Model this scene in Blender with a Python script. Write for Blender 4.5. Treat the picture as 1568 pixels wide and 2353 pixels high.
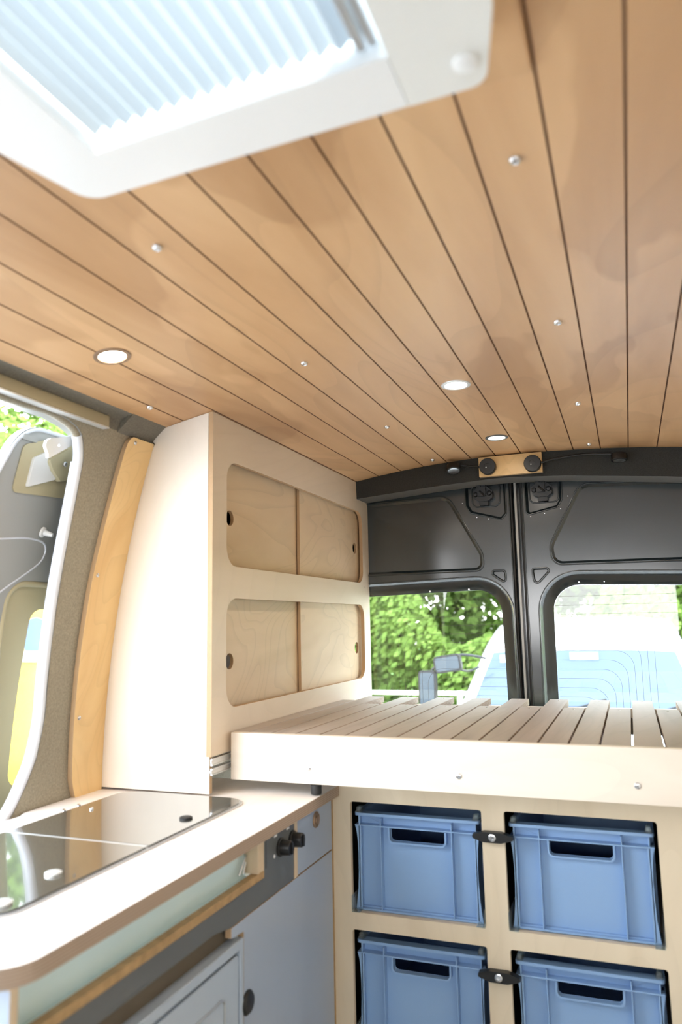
import bpy, bmesh, math, random
from mathutils import Vector, Matrix
from mathutils.geometry import tessellate_polygon

for o in list(bpy.data.objects):
    bpy.data.objects.remove(o)
sc = bpy.context.scene
COL = sc.collection
RNG = random.Random(7)
PI = math.pi

# ------------------------------------------------------------------ camera
yaw, pitch, roll = 0.36247626, 0.14775904, -0.01955626
cy, sy, cp, sp, cr, sr = math.cos(yaw), math.sin(yaw), math.cos(pitch), math.sin(pitch), math.cos(roll), math.sin(roll)
F = Vector((-sy*cp, cy*cp, sp)); Rt = Vector((cy, sy, 0)); U = Rt.cross(F)
R2 = Rt*cr + U*sr; U2 = U*cr - Rt*sr
cam = bpy.data.cameras.new('camera')
camo = bpy.data.objects.new('camera', cam); COL.objects.link(camo)
m = Matrix((R2, U2, -F)).transposed().to_4x4(); m.translation = Vector((0, 0, 1.30))
camo.matrix_world = m
cam.sensor_fit = 'HORIZONTAL'; cam.sensor_width = 24.0
cam.lens = 24.0*1718.26/1568
cam.clip_start = 0.02; cam.clip_end = 300
cam.dof.use_dof = True; cam.dof.focus_distance = 2.3; cam.dof.aperture_fstop = 3.0
sc.camera = camo

# ------------------------------------------------------------------ world, sun, exposure
sc.view_settings.view_transform = 'Standard'; sc.view_settings.look = 'None'
sc.view_settings.gamma = 1.0; sc.view_settings.use_curve_mapping = False
sc.view_settings.exposure = 1.4
SKY = 5.0
w = bpy.data.worlds.new('sky'); sc.world = w; w.use_nodes = True
nt = w.node_tree; nt.nodes.clear()
wo = nt.nodes.new('ShaderNodeOutputWorld'); bg = nt.nodes.new('ShaderNodeBackground')
tc = nt.nodes.new('ShaderNodeTexCoord'); sx = nt.nodes.new('ShaderNodeSeparateXYZ'); rp = nt.nodes.new('ShaderNodeValToRGB')
nt.links.new(tc.outputs['Generated'], sx.inputs[0]); nt.links.new(sx.outputs['Z'], rp.inputs[0])
rp.color_ramp.elements[0].position = 0.0; rp.color_ramp.elements[0].color = (1.0, 1.0, 1.0, 1)
rp.color_ramp.elements[1].position = 0.9; rp.color_ramp.elements[1].color = (0.66, 0.82, 1.0, 1)
nt.links.new(rp.outputs[0], bg.inputs[0]); bg.inputs[1].default_value = SKY
nt.links.new(bg.outputs[0], wo.inputs[0])
try:
    sc.cycles.use_denoising = True
    sc.cycles.max_bounces = 10; sc.cycles.diffuse_bounces = 6; sc.cycles.glossy_bounces = 4
    sc.cycles.transparent_max_bounces = 16; sc.cycles.sample_clamp_indirect = 8
    sc.cycles.caustics_reflective = False; sc.cycles.caustics_refractive = False
except Exception:
    pass

def sun(name, energy, d, angle=0.6, color=(1, .95, .86)):
    l = bpy.data.lights.new(name, 'SUN'); l.energy = energy; l.angle = math.radians(angle); l.color = color
    o = bpy.data.objects.new(name, l); COL.objects.link(o)
    o.rotation_euler = Vector(d).to_track_quat('-Z', 'Y').to_euler(); return o
sun('sun', 6.0, (-0.72, 0.12, -0.95), 1.0)

def portal(name, loc, target, sxx, syy):
    l = bpy.data.lights.new(name, 'AREA'); l.shape = 'RECTANGLE'; l.size = sxx; l.size_y = syy
    o = bpy.data.objects.new(name, l); COL.objects.link(o); o.location = loc
    o.rotation_euler = (Vector(target)-Vector(loc)).to_track_quat('-Z', 'Z').to_euler()
    l.cycles.is_portal = True
    return o
portal('portal_side_door', (-1.30, .70, .95), (0, .70, .95), 1.3, 1.7)
portal('portal_front', (-.33, -1.30, 1.37), (-.33, 2, 1.37), 1.36, .50)
portal('portal_rear', (-.33, 2.75, 1.15), (-.33, 0, 1.15), 1.3, .56)
portal('portal_roof', (-.32, .36, 1.96), (-.32, .3601, 0), .42, .42)

# ------------------------------------------------------------------ materials
def nodes(name):
    mt = bpy.data.materials.new(name); mt.use_nodes = True
    n = mt.node_tree; b = n.nodes['Principled BSDF']; return mt, n, b
def plain(name, c, rough=.5, metal=0., coat=0., noise=0., nscale=40., bump=0., bscale=200., emis=None, sheen=0., stretch=(1,1,1), trans=0.):
    mt, n, b = nodes(name)
    b.inputs['Base Color'].default_value = (*c, 1); b.inputs['Roughness'].default_value = rough
    b.inputs['Metallic'].default_value = metal; b.inputs['Coat Weight'].default_value = coat
    b.inputs['Coat Roughness'].default_value = .15
    if sheen: b.inputs['Sheen Weight'].default_value = sheen; b.inputs['Sheen Roughness'].default_value = .6
    if trans: b.inputs['Transmission Weight'].default_value = trans
    if emis: b.inputs['Emission Color'].default_value = (*emis[0], 1); b.inputs['Emission Strength'].default_value = emis[1]
    t = n.nodes.new('ShaderNodeTexCoord'); mp = n.nodes.new('ShaderNodeMapping'); mp.inputs['Scale'].default_value = stretch
    n.links.new(t.outputs['Object'], mp.inputs[0])
    if noise:
        nz = n.nodes.new('ShaderNodeTexNoise'); nz.inputs['Scale'].default_value = nscale; nz.inputs['Detail'].default_value = 5
        n.links.new(mp.outputs[0], nz.inputs[0])
        r = n.nodes.new('ShaderNodeValToRGB')
        r.color_ramp.elements[0].position = .3; r.color_ramp.elements[1].position = .7
        r.color_ramp.elements[0].color = (*[max(0, x*(1-noise)) for x in c], 1); r.color_ramp.elements[1].color = (*[min(1, x*(1+noise)) for x in c], 1)
        n.links.new(nz.outputs[0], r.inputs[0]); n.links.new(r.outputs[0], b.inputs['Base Color'])
    if bump:
        nz = n.nodes.new('ShaderNodeTexNoise'); nz.inputs['Scale'].default_value = bscale; nz.inputs['Detail'].default_value = 3
        n.links.new(mp.outputs[0], nz.inputs[0]); bp = n.nodes.new('ShaderNodeBump'); bp.inputs['Strength'].default_value = bump; bp.inputs['Distance'].default_value = .002
        n.links.new(nz.outputs[0], bp.inputs['Height']); n.links.new(bp.outputs[0], b.inputs['Normal'])
    return mt
def wood(name, light, mid, dark, stretch=(1, .12, 1), scale=9., rough=.5, rings=.5, patch=None, pscale=2.2, knots=True):
    """Rotary-cut ply: long soft grain, wandering contour lines, patches of a second tone."""
    mt, n, b = nodes(name); b.inputs['Roughness'].default_value = rough
    L = n.links; t = n.nodes.new('ShaderNodeTexCoord'); mp = n.nodes.new('ShaderNodeMapping'); mp.inputs['Scale'].default_value = stretch
    L.new(t.outputs['Object'], mp.inputs[0])
    nz = n.nodes.new('ShaderNodeTexNoise'); nz.inputs['Scale'].default_value = scale; nz.inputs['Detail'].default_value = 7; nz.inputs['Distortion'].default_value = .8
    L.new(mp.outputs[0], nz.inputs[0])
    r = n.nodes.new('ShaderNodeValToRGB'); e = r.color_ramp.elements
    e[0].position = .3; e[0].color = (*dark, 1); e[1].position = .7; e[1].color = (*light, 1)
    k = e.new(.5); k.color = (*mid, 1)
    L.new(nz.outputs[0], r.inputs[0])
    # contour lines of the veneer: a noise field cut into thin bands
    mp2 = n.nodes.new('ShaderNodeMapping'); mp2.inputs['Scale'].default_value = tuple(s**.6 for s in stretch)
    L.new(t.outputs['Object'], mp2.inputs[0])
    n2 = n.nodes.new('ShaderNodeTexNoise'); n2.inputs['Scale'].default_value = pscale; n2.inputs['Detail'].default_value = 2; n2.inputs['Distortion'].default_value = .6
    L.new(mp2.outputs[0], n2.inputs[0])
    mu = n.nodes.new('ShaderNodeMath'); mu.operation = 'MULTIPLY'; mu.inputs[1].default_value = 24
    fr = n.nodes.new('ShaderNodeMath'); fr.operation = 'FRACT'
    L.new(n2.outputs[0], mu.inputs[0]); L.new(mu.outputs[0], fr.inputs[0])
    r2 = n.nodes.new('ShaderNodeValToRGB'); r2.color_ramp.elements[0].position = .0; r2.color_ramp.elements[0].color = (1-.22*rings,)*3+(1,)
    r2.color_ramp.elements[1].position = .3; r2.color_ramp.elements[1].color = (1, 1, 1, 1)
    L.new(fr.outputs[0], r2.inputs[0])
    mx = n.nodes.new('ShaderNodeMix'); mx.data_type = 'RGBA'; mx.blend_type = 'MULTIPLY'; mx.inputs[0].default_value = 1
    L.new(r.outputs[0], mx.inputs['A']); L.new(r2.outputs[0], mx.inputs['B'])
    out = mx.outputs['Result']
    if patch:
        r3 = n.nodes.new('ShaderNodeValToRGB'); r3.color_ramp.elements[0].position = .55; r3.color_ramp.elements[0].color = (1, 1, 1, 1)
        r3.color_ramp.elements[1].position = .57; r3.color_ramp.elements[1].color = (*patch, 1)
        n4 = n.nodes.new('ShaderNodeTexNoise'); n4.inputs['Scale'].default_value = 3.4; n4.inputs['Detail'].default_value = 3; n4.inputs['Distortion'].default_value = .3
        mp4 = n.nodes.new('ShaderNodeMapping'); mp4.inputs['Scale'].default_value = (1, .45, 1); mp4.inputs['Location'].default_value = (3.1, .4, 0)
        L.new(t.outputs['Object'], mp4.inputs[0]); L.new(mp4.outputs[0], n4.inputs[0]); L.new(n4.outputs[0], r3.inputs[0])
        m3 = n.nodes.new('ShaderNodeMix'); m3.data_type = 'RGBA'; m3.blend_type = 'MULTIPLY'; m3.inputs[0].default_value = 1
        L.new(out, m3.inputs['A']); L.new(r3.outputs[0], m3.inputs['B']); out = m3.outputs['Result']
    if knots:
        vo = n.nodes.new('ShaderNodeTexVoronoi'); vo.inputs['Scale'].default_value = 3.2
        mk = n.nodes.new('ShaderNodeMapping'); mk.inputs['Scale'].default_value = tuple(1 if s == 1 else .45 for s in stretch)
        L.new(t.outputs['Object'], mk.inputs[0]); L.new(mk.outputs[0], vo.inputs[0])
        r5 = n.nodes.new('ShaderNodeValToRGB'); r5.color_ramp.elements[0].position = .01; r5.color_ramp.elements[0].color = (.45, .35, .3, 1)
        r5.color_ramp.elements[1].position = .035; r5.color_ramp.elements[1].color = (1, 1, 1, 1)
        L.new(vo.outputs['Distance'], r5.inputs[0])
        m5 = n.nodes.new('ShaderNodeMix'); m5.data_type = 'RGBA'; m5.blend_type = 'MULTIPLY'; m5.inputs[0].default_value = .7
        L.new(out, m5.inputs['A']); L.new(r5.outputs[0], m5.inputs['B']); out = m5.outputs['Result']
    L.new(out, b.inputs['Base Color'])
    return mt
def plyedge(name, c1, c2, vec=(0, 0, 1), period=.0028):
    mt, n, b = nodes(name); b.inputs['Roughness'].default_value = .6
    t = n.nodes.new('ShaderNodeTexCoord'); d = n.nodes.new('ShaderNodeVectorMath'); d.operation = 'DOT_PRODUCT'; d.inputs[1].default_value = vec
    n.links.new(t.outputs['Object'], d.inputs[0])
    mu = n.nodes.new('ShaderNodeMath'); mu.operation = 'MULTIPLY'; mu.inputs[1].default_value = 2*PI/period
    si = n.nodes.new('ShaderNodeMath'); si.operation = 'SINE'
    n.links.new(d.outputs['Value'], mu.inputs[0]); n.links.new(mu.outputs[0], si.inputs[0])
    r = n.nodes.new('ShaderNodeValToRGB'); r.color_ramp.elements[0].position = .2; r.color_ramp.elements[0].color = (*c2, 1); r.color_ramp.elements[1].position = .6; r.color_ramp.elements[1].color = (*c1, 1)
    n.links.new(si.outputs[0], r.inputs[0]); n.links.new(r.outputs[0], b.inputs['Base Color'])
    return mt
def pane(name, tint, gloss=.12, rough=.0, milky=0.):
    """Thin clear pane: mostly transparent, a weak reflection by angle."""
    mt = bpy.data.materials.new(name); mt.use_nodes = True; n = mt.node_tree; n.nodes.clear()
    o = n.nodes.new('ShaderNodeOutputMaterial'); tr = n.nodes.new('ShaderNodeBsdfTransparent'); tr.inputs[0].default_value = (*tint, 1)
    g = n.nodes.new('ShaderNodeBsdfGlossy'); g.inputs['Roughness'].default_value = rough; g.inputs[0].default_value = (1, 1, 1, 1)
    lw = n.nodes.new('ShaderNodeLayerWeight'); lw.inputs['Blend'].default_value = .5
    pw = n.nodes.new('ShaderNodeMath'); pw.operation = 'POWER'; pw.inputs[1].default_value = 4.5; n.links.new(lw.outputs['Facing'], pw.inputs[0])
    fr = n.nodes.new('ShaderNodeMath'); fr.operation = 'MULTIPLY_ADD'; fr.inputs[1].default_value = .8; fr.inputs[2].default_value = .035; n.links.new(pw.outputs[0], fr.inputs[0])
    mx = n.nodes.new('ShaderNodeMixShader'); n.links.new(fr.outputs[0], mx.inputs[0]); n.links.new(tr.outputs[0], mx.inputs[1]); n.links.new(g.outputs[0], mx.inputs[2])
    last = mx
    if milky:
        d = n.nodes.new('ShaderNodeBsdfDiffuse'); d.inputs[0].default_value = (.9, .95, .95, 1)
        m2 = n.nodes.new('ShaderNodeMixShader'); m2.inputs[0].default_value = milky
        n.links.new(mx.outputs[0], m2.inputs[1]); n.links.new(d.outputs[0], m2.inputs[2]); last = m2
    n.links.new(last.outputs[0], o.inputs[0]); return mt
def translucent(name, c, cd, mix=.5):
    mt = bpy.data.materials.new(name); mt.use_nodes = True; n = mt.node_tree; n.nodes.clear()
    o = n.nodes.new('ShaderNodeOutputMaterial'); t = n.nodes.new('ShaderNodeBsdfTranslucent'); t.inputs[0].default_value = (*c, 1)
    d = n.nodes.new('ShaderNodeBsdfDiffuse'); d.inputs[0].default_value = (*cd, 1); m_ = n.nodes.new('ShaderNodeMixShader'); m_.inputs[0].default_value = mix
    n.links.new(d.outputs[0], m_.inputs[1]); n.links.new(t.outputs[0], m_.inputs[2]); n.links.new(m_.outputs[0], o.inputs[0]); return mt

M = {}
M['ceil'] = wood('stained_plywood', (.68, .43, .225), (.60, .36, .18), (.49, .275, .125), stretch=(1, .16, 1), scale=6, rough=.42, rings=.35, patch=(.86, .83, .80), pscale=1.3)
M['groove'] = plain('groove_shadow_stain', (.16, .07, .03), .7)
M['ply'] = wood('birch_ply_upright', (.72, .61, .48), (.68, .57, .44), (.62, .51, .38), stretch=(.12, .12, 1) if False else (1, .2, 1), scale=5, rough=.42, rings=.12, pscale=1.7, knots=False)
M['ply_door'] = wood('birch_ply_knotty', (.68, .53, .355), (.63, .475, .31), (.55, .40, .245), stretch=(1, .3, 1), scale=5, rough=.45, rings=.45, pscale=3.0)
M['ply_x'] = wood('birch_ply_lengthwise', (.80, .74, .64), (.77, .70, .60), (.71, .63, .53), stretch=(.15, 1, 1), scale=7, rough=.42, rings=.15, pscale=1.6, knots=False)
M['ply_side'] = wood('birch_ply_cupboard_side', (.80, .74, .65), (.77, .70, .61), (.72, .65, .55), stretch=(1, 1, .3), scale=3, rough=.42, rings=.06, pscale=1.3, knots=False)
M['ply_z'] = wood('birch_ply_vertical_grain', (.72, .62, .46), (.68, .575, .42), (.62, .515, .36), stretch=(1, 1, .15), scale=7, rough=.42, rings=.15, pscale=1.6)
M['slat'] = wood('birch_slat', (.42, .36, .315), (.38, .325, .28), (.31, .26, .22), stretch=(1, .08, 1), scale=14, rough=.5, rings=.3, pscale=3, knots=True)
M['strip'] = wood('oiled_plywood', (.84, .60, .30), (.78, .54, .25), (.70, .45, .19), stretch=(1, 1, .5), scale=5, rough=.35, rings=.3, pscale=3.2, knots=False)
M['edge'] = plyedge('ply_edge', (.66, .49, .30), (.36, .22, .11), (1, 1, 1))
M['edge_pale'] = plyedge('ply_edge_pale', (.74, .62, .45), (.60, .46, .30), (1, 1, 0))
M['edge_z'] = plyedge('ply_edge_layers', (.45, .35, .27), (.33, .245, .18), (0, 0, 1), .004)
M['top'] = wood('worktop_laminate', (.86, .80, .745), (.83, .765, .71), (.74, .665, .61), stretch=(1, .15, 1), scale=6, rough=.35, rings=.1, pscale=1.5)
M['felt'] = plain('charcoal_felt', (.020, .022, .021), .95, noise=.35, nscale=260, bump=.5, bscale=500, sheen=.25)
M['felt_l'] = plain('haze_lightened_felt', (.27, .235, .165), .95, noise=.2, nscale=220, bump=.5, bscale=500, sheen=.3)  # charcoal felt lightened to tan, lens haze put into its colour
M['paint'] = plain('dark_grey_van_paint', (.013, .022, .026), .25, coat=1.)
M['paint_in'] = plain('light_grey_and_hazed_paint', (.36, .365, .35), .4, coat=.3)  # side door's dark paint greyed up with haze; pale gutter strip shares it
M['tan'] = plain('beige_plastic_lining', (.50, .44, .28), .5)
M['rubber'] = plain('black_rubber', (.015, .015, .015), .6)
M['seal_grey'] = plain('pale_grey_rubber_seal', (.66, .69, .75), .32, coat=.5)
M['blackp'] = plain('black_plastic', (.008, .008, .008), .4)
M['white'] = plain('white_plastic', (.80, .80, .79), .35, coat=.2)
M['cream'] = plain('warm_white_plastic', (.76, .755, .72), .4, coat=.2)
M['alu'] = plain('brushed_aluminium', (.62, .64, .65), .35, metal=.9)
M['zinc'] = plain('zinc_steel', (.72, .73, .75), .25, metal=1.)
M['steel'] = plain('galvanised_steel', (.70, .71, .70), .4, metal=.5)
M['laminate'] = plain('grey_blue_laminate', (.37, .44, .55), .38, noise=.03, nscale=3)
M['dark'] = plain('anthracite_panel', (.12, .13, .135), .45)
M['shelf_dark'] = plain('unlit_shelf_black', (.018, .016, .013), .8)  # shelf boards coloured near-black to stand for unlit bays
M['ochre'] = plain('ochre_ply_edge', (.40, .26, .12), .6, noise=.15, nscale=60)
M['felt_m'] = plain('haze_tinted_felt', (.125, .11, .078), .95, noise=.2, nscale=220, bump=.5, bscale=500, sheen=.2)  # same charcoal felt with a weaker haze tint mixed in
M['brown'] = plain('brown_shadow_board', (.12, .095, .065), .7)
M['bin'] = plain('blue_plastic_crate', (.25, .40, .635), .42, bump=.15, bscale=500)
M['fridge'] = plain('silver_grey_fridge', (.42, .50, .60), .35, coat=.2)
M['glassdark'] = plain('smoked_glass_lid', (.06, .058, .048), .03, coat=1.); M['glassdark'].node_tree.nodes['Principled BSDF'].inputs['IOR'].default_value = 1.9
M['mint'] = plain('mint_acrylic', (.62, .78, .80), .3, coat=.4)
M['bronze'] = plain('bronze_rim', (.30, .20, .13), .4, metal=.4)
M['lens'] = plain('lit_diffuser', (1, .95, .88), .5, emis=((1, .90, .76), 30.0))
M['window'] = pane('window_glass', (.83, .845, .84))
M['dome'] = pane('rooflight_dome', (.93, .96, .97))
M['clear'] = pane('clear_acrylic', (.80, .85, .86), milky=.08)
M['blind'] = translucent('pleated_blind_fabric', (.165, .174, .178), (.52, .54, .55), .5)
M['wire'] = plain('heating_wire', (.08, .05, .04), .6)
M['asphalt'] = plain('pale_asphalt', (.42, .42, .42), .9, noise=.2, nscale=2)
M['grass'] = plain('grass', (.14, .30, .06), .9, noise=.4, nscale=3)
M['bark'] = plain('bark', (.10, .07, .045), .9, noise=.3, nscale=12)
M['vanwhite'] = plain('white_vehicle_paint', (.86, .87, .88), .25, coat=.8)
M['screen'] = plain('windscreen_sky_blue', (.075, .10, .145), .12); M['screen'].node_tree.nodes['Principled BSDF'].inputs['Specular IOR Level'].default_value = .22  # blue base colour stands in for sky reflected in the glass
M['yellow'] = plain('yellow_vehicle_paint', (.90, .62, .06), .35, coat=.5)
M['bluepaint'] = plain('blue_roundel_paint', (.09, .15, .34), .4)
M['floor'] = plain('grey_vinyl_floor', (.35, .34, .32), .6, noise=.1, nscale=12)
M['mark'] = plain('white_print', (.8, .8, .8), .5)
M['sticker'] = plain('pale_sticker', (.32, .36, .42), .5)
M['railmat'] = plain('taupe_rail_paint', (.36, .31, .20), .5)
M['mirror'] = plain('mirror_glass', (.04, .055, .07), .15)
def leafmat(name, c):
    mt = bpy.data.materials.new(name); mt.use_nodes = True; n = mt.node_tree; n.nodes.clear()
    o = n.nodes.new('ShaderNodeOutputMaterial'); t = n.nodes.new('ShaderNodeBsdfTranslucent'); d = n.nodes.new('ShaderNodeBsdfDiffuse'); mx = n.nodes.new('ShaderNodeMixShader'); mx.inputs[0].default_value = .45
    tc = n.nodes.new('ShaderNodeTexCoord'); nz = n.nodes.new('ShaderNodeTexNoise'); nz.inputs['Scale'].default_value = 1.3
    n.links.new(tc.outputs['Object'], nz.inputs[0]); r = n.nodes.new('ShaderNodeValToRGB')
    r.color_ramp.elements[0].position = .35; r.color_ramp.elements[0].color = (*[x*.6 for x in c], 1); r.color_ramp.elements[1].position = .65; r.color_ramp.elements[1].color = (*[min(1, x*1.3) for x in c], 1)
    n.links.new(nz.outputs[0], r.inputs[0]); n.links.new(r.outputs[0], t.inputs[0]); n.links.new(r.outputs[0], d.inputs[0])
    n.links.new(d.outputs[0], mx.inputs[1]); n.links.new(t.outputs[0], mx.inputs[2]); n.links.new(mx.outputs[0], o.inputs[0]); return mt
M['leaf'] = leafmat('green_leaves', (.17, .26, .065))

# ------------------------------------------------------------------ mesh helpers
class MB:
    def __init__(s): s.v = []; s.f = []; s.m = []
    def add(s, vs, fs, mi=0):
        b = len(s.v); s.v += [tuple(v) for v in vs]
        for i, f in enumerate(fs):
            s.f.append([b+k for k in f]); s.m.append(mi[i] if isinstance(mi, list) else mi)
        return s
    def box(s, x0, x1, y0, y1, z0, z1, mi=0):
        v = [(x, y, z) for x in (x0, x1) for y in (y0, y1) for z in (z0, z1)]
        return s.add(v, [(0, 1, 3, 2), (4, 6, 7, 5), (0, 4, 5, 1), (2, 3, 7, 6), (0, 2, 6, 4), (1, 5, 7, 3)], mi)
    def prism(s, axis, lo, hi, outer, holes=(), side=1):
        """2D outline (with holes) in the plane across `axis`, extruded from lo to hi; rim faces take slot `side`."""
        def P(p, t):
            return {'x': (t, p[0], p[1]), 'y': (p[0], t, p[1]), 'z': (p[0], p[1], t)}[axis]
        loops = [list(outer)]+[list(h) for h in holes]
        flat = [p for l in loops for p in l]
        tris = tessellate_polygon([[Vector((p[0], p[1], 0)) for p in l] for l in loops])
        n = len(flat)
        vs = [P(p, lo) for p in flat]+[P(p, hi) for p in flat]
        fs = [tuple(t) for t in tris]+[tuple(n+k for k in t) for t in tris]; mi = [0]*len(fs)
        o = 0
        for l in loops:
            k = len(l)
            for i in range(k):
                a, b = o+i, o+(i+1) % k
                fs.append((a, b, n+b, n+a)); mi.append(side)
            o += k
        return s.add(vs, fs, mi)
    def ring(s, axis, la, ta, lb, tb, mi=0):
        """Sloping band between outline la at depth ta and outline lb (same count) at depth tb."""
        def P(p, t):
            return {'x': (t, p[0], p[1]), 'y': (p[0], t, p[1]), 'z': (p[0], p[1], t)}[axis]
        k = len(la); vs = [P(p, ta) for p in la]+[P(p, tb) for p in lb]
        return s.add(vs, [(i, (i+1) % k, k+(i+1) % k, k+i) for i in range(k)], mi)
    def face(s, axis, l, t, mi=0):
        def P(p): return {'x': (t, p[0], p[1]), 'y': (p[0], t, p[1]), 'z': (p[0], p[1], t)}[axis]
        tris = tessellate_polygon([[Vector((p[0], p[1], 0)) for p in l]])
        return s.add([P(p) for p in l], [tuple(x) for x in tris], mi)
    def tube(s, path, r, seg=8, closed=False, mi=0, cap=True):
        pts = [Vector(p) for p in path]; n = len(pts); vs = []; up = None
        for i, p in enumerate(pts):
            a = pts[(i-1) % n] if (closed or i > 0) else p
            b = pts[(i+1) % n] if (closed or i < n-1) else p
            t = (b-a).normalized()
            if up is None: up = Vector((0, 0, 1)) if abs(t.z) < .9 else Vector((1, 0, 0))
            u = (up-t*up.dot(t)).normalized(); up = u; v = t.cross(u)
            rr = r[i] if isinstance(r, (list, tuple)) else r
            vs += [p+(u*math.cos(2*PI*k/seg)+v*math.sin(2*PI*k/seg))*rr for k in range(seg)]
        fs = []
        for i in range(n if closed else n-1):
            j = (i+1) % n
            for k in range(seg):
                fs.append((i*seg+k, i*seg+(k+1) % seg, j*seg+(k+1) % seg, j*seg+k))
        if not closed and cap:
            fs.append(tuple(range(seg))[::-1]); fs.append(tuple((n-1)*seg+k for k in range(seg)))
        return s.add(vs, fs, mi)
    def lathe(s, prof, c, ax=(0, 0, 1), seg=24, mi=0):
        """Profile [(radius, height)] turned about `ax` through c."""
        ax = Vector(ax).normalized(); u = ax.orthogonal().normalized(); v = ax.cross(u); c = Vector(c)
        vs = [c+ax*h+(u*math.cos(2*PI*k/seg)+v*math.sin(2*PI*k/seg))*max(r, 1e-5) for r, h in prof for k in range(seg)]
        fs = [(i*seg+k, i*seg+(k+1) % seg, (i+1)*seg+(k+1) % seg, (i+1)*seg+k) for i in range(len(prof)-1) for k in range(seg)]
        fs.append(tuple(range(seg))[::-1]); fs.append(tuple((len(prof)-1)*seg+k for k in range(seg)))
        return s.add(vs, fs, mi)

def wloc(o):
    v = Vector(o.location)
    p = o.parent
    while p: v += Vector(p.location); p = p.parent
    return v
def obj(name, mb, mats, parent=None, bevel=0., bseg=2, smooth=True, label=None, kind=None, cat=None, group=None, origin=None, angle=35, warp=None, cuts=None, solid=0.):
    """Link one mesh object; vertices come in world space (or local to `origin`)."""
    bm = bmesh.new(); vs = [bm.verts.new(v) for v in mb.v]; bm.verts.index_update()
    for f, mi in zip(mb.f, mb.m):
        try: bm.faces.new([vs[k] for k in f]).material_index = mi
        except ValueError: pass
    bmesh.ops.remove_doubles(bm, verts=bm.verts, dist=1e-5)
    if cuts:
        for co, no in cuts:
            bmesh.ops.bisect_plane(bm, geom=list(bm.verts)+list(bm.edges)+list(bm.faces), plane_co=co, plane_no=no)
    if warp:
        for v in bm.verts: v.co = Vector(warp(v.co))
    bmesh.ops.recalc_face_normals(bm, faces=bm.faces)
    base = wloc(parent) if parent else (Vector(origin) if origin else None)
    if base is None:
        lo = Vector([min(v.co[i] for v in bm.verts) for i in range(3)]); hi = Vector([max(v.co[i] for v in bm.verts) for i in range(3)])
        base = Vector(((lo.x+hi.x)/2, (lo.y+hi.y)/2, lo.z)) if kind is None else Vector((0, 0, 0))
    for v in bm.verts: v.co -= base
    me = bpy.data.meshes.new(name); bm.to_mesh(me); bm.free()
    mats = mats if isinstance(mats, (list, tuple)) else [mats]
    for k in mats: me.materials.append(M[k])
    if len(mats) == 1:
        for p in me.polygons: p.material_index = 0
    o = bpy.data.objects.new(name, me); COL.objects.link(o)
    if parent: o.parent = parent
    else: o.location = base
    if smooth:
        for p in me.polygons: p.use_smooth = True
        me.set_sharp_from_angle(angle=math.radians(angle))
    if solid:
        sm = o.modifiers.new('thick', 'SOLIDIFY'); sm.thickness = solid; sm.offset = 0
    if bevel:
        bv = o.modifiers.new('bevel', 'BEVEL'); bv.width = bevel; bv.segments = bseg; bv.limit_method = 'ANGLE'; bv.angle_limit = math.radians(50)
        bv.harden_normals = False
    if label: o['label'] = label
    if cat: o['category'] = cat
    if group: o['group'] = group
    if kind: o['kind'] = kind
    return o
def thing(name, label, cat, loc, group=None):
    o = bpy.data.objects.new(name, None); o.empty_display_size = .05; COL.objects.link(o); o.location = loc
    o['label'] = label; o['category'] = cat
    if group: o['group'] = group
    return o
def dup(root, loc, label=None):
    r = root.copy(); COL.objects.link(r); r.location = loc
    if label: r['label'] = label
    for ch in list(root.children):
        c = ch.copy(); COL.objects.link(c); c.parent = r
        for g in ch.children:
            d = g.copy(); COL.objects.link(d); d.parent = c
    return r
def rpoly(pts, r, seg=8):
    """Round the corners of a polygon; r may be one radius or one per corner."""
    n = len(pts); out = []
    for i in range(n):
        p0, p1, p2 = Vector(pts[i-1]), Vector(pts[i]), Vector(pts[(i+1) % n])
        rr = r[i] if isinstance(r, (list, tuple)) else r
        if rr <= 0: out.append(tuple(p1)); continue
        a = (p0-p1).normalized(); b = (p2-p1).normalized()
        ang = a.angle(b); d = min(rr/math.tan(ang/2), (p0-p1).length*.49, (p2-p1).length*.49); re = d*math.tan(ang/2)
        c = p1+(a+b).normalized()*(re/math.sin(ang/2))
        s = p1+a*d-c; e = p1+b*d-c
        a0 = math.atan2(s.y, s.x); a1 = math.atan2(e.y, e.x)
        da = (a1-a0+PI) % (2*PI)-PI
        for k in range(seg+1):
            t = a0+da*k/seg; out.append((c.x+re*math.cos(t), c.y+re*math.sin(t)))
    return out
def inset(pts, d):
    """Offset a polygon inward by d (outward when negative)."""
    n = len(pts); A = sum(pts[i][0]*pts[(i+1) % n][1]-pts[(i+1) % n][0]*pts[i][1] for i in range(n)); sgn = 1 if A > 0 else -1
    out = []
    for i in range(n):
        p0, p1, p2 = Vector(pts[i-1]), Vector(pts[i]), Vector(pts[(i+1) % n])
        e1 = (p1-p0).normalized(); e2 = (p2-p1).normalized()
        n1 = Vector((-e1.y, e1.x))*sgn; n2 = Vector((-e2.y, e2.x))*sgn
        b = (n1+n2).normalized(); k = d/max(.3, b.dot(n1)); out.append(tuple(p1+b*k))
    return out
def rect(u0, v0, u1, v1): return [(u0, v0), (u1, v0), (u1, v1), (u0, v1)]
def circ(cu, cv, r, n=20, ru=None): return [(cu+(ru or r)*math.cos(2*PI*k/n), cv+r*math.sin(2*PI*k/n)) for k in range(n)]

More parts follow.
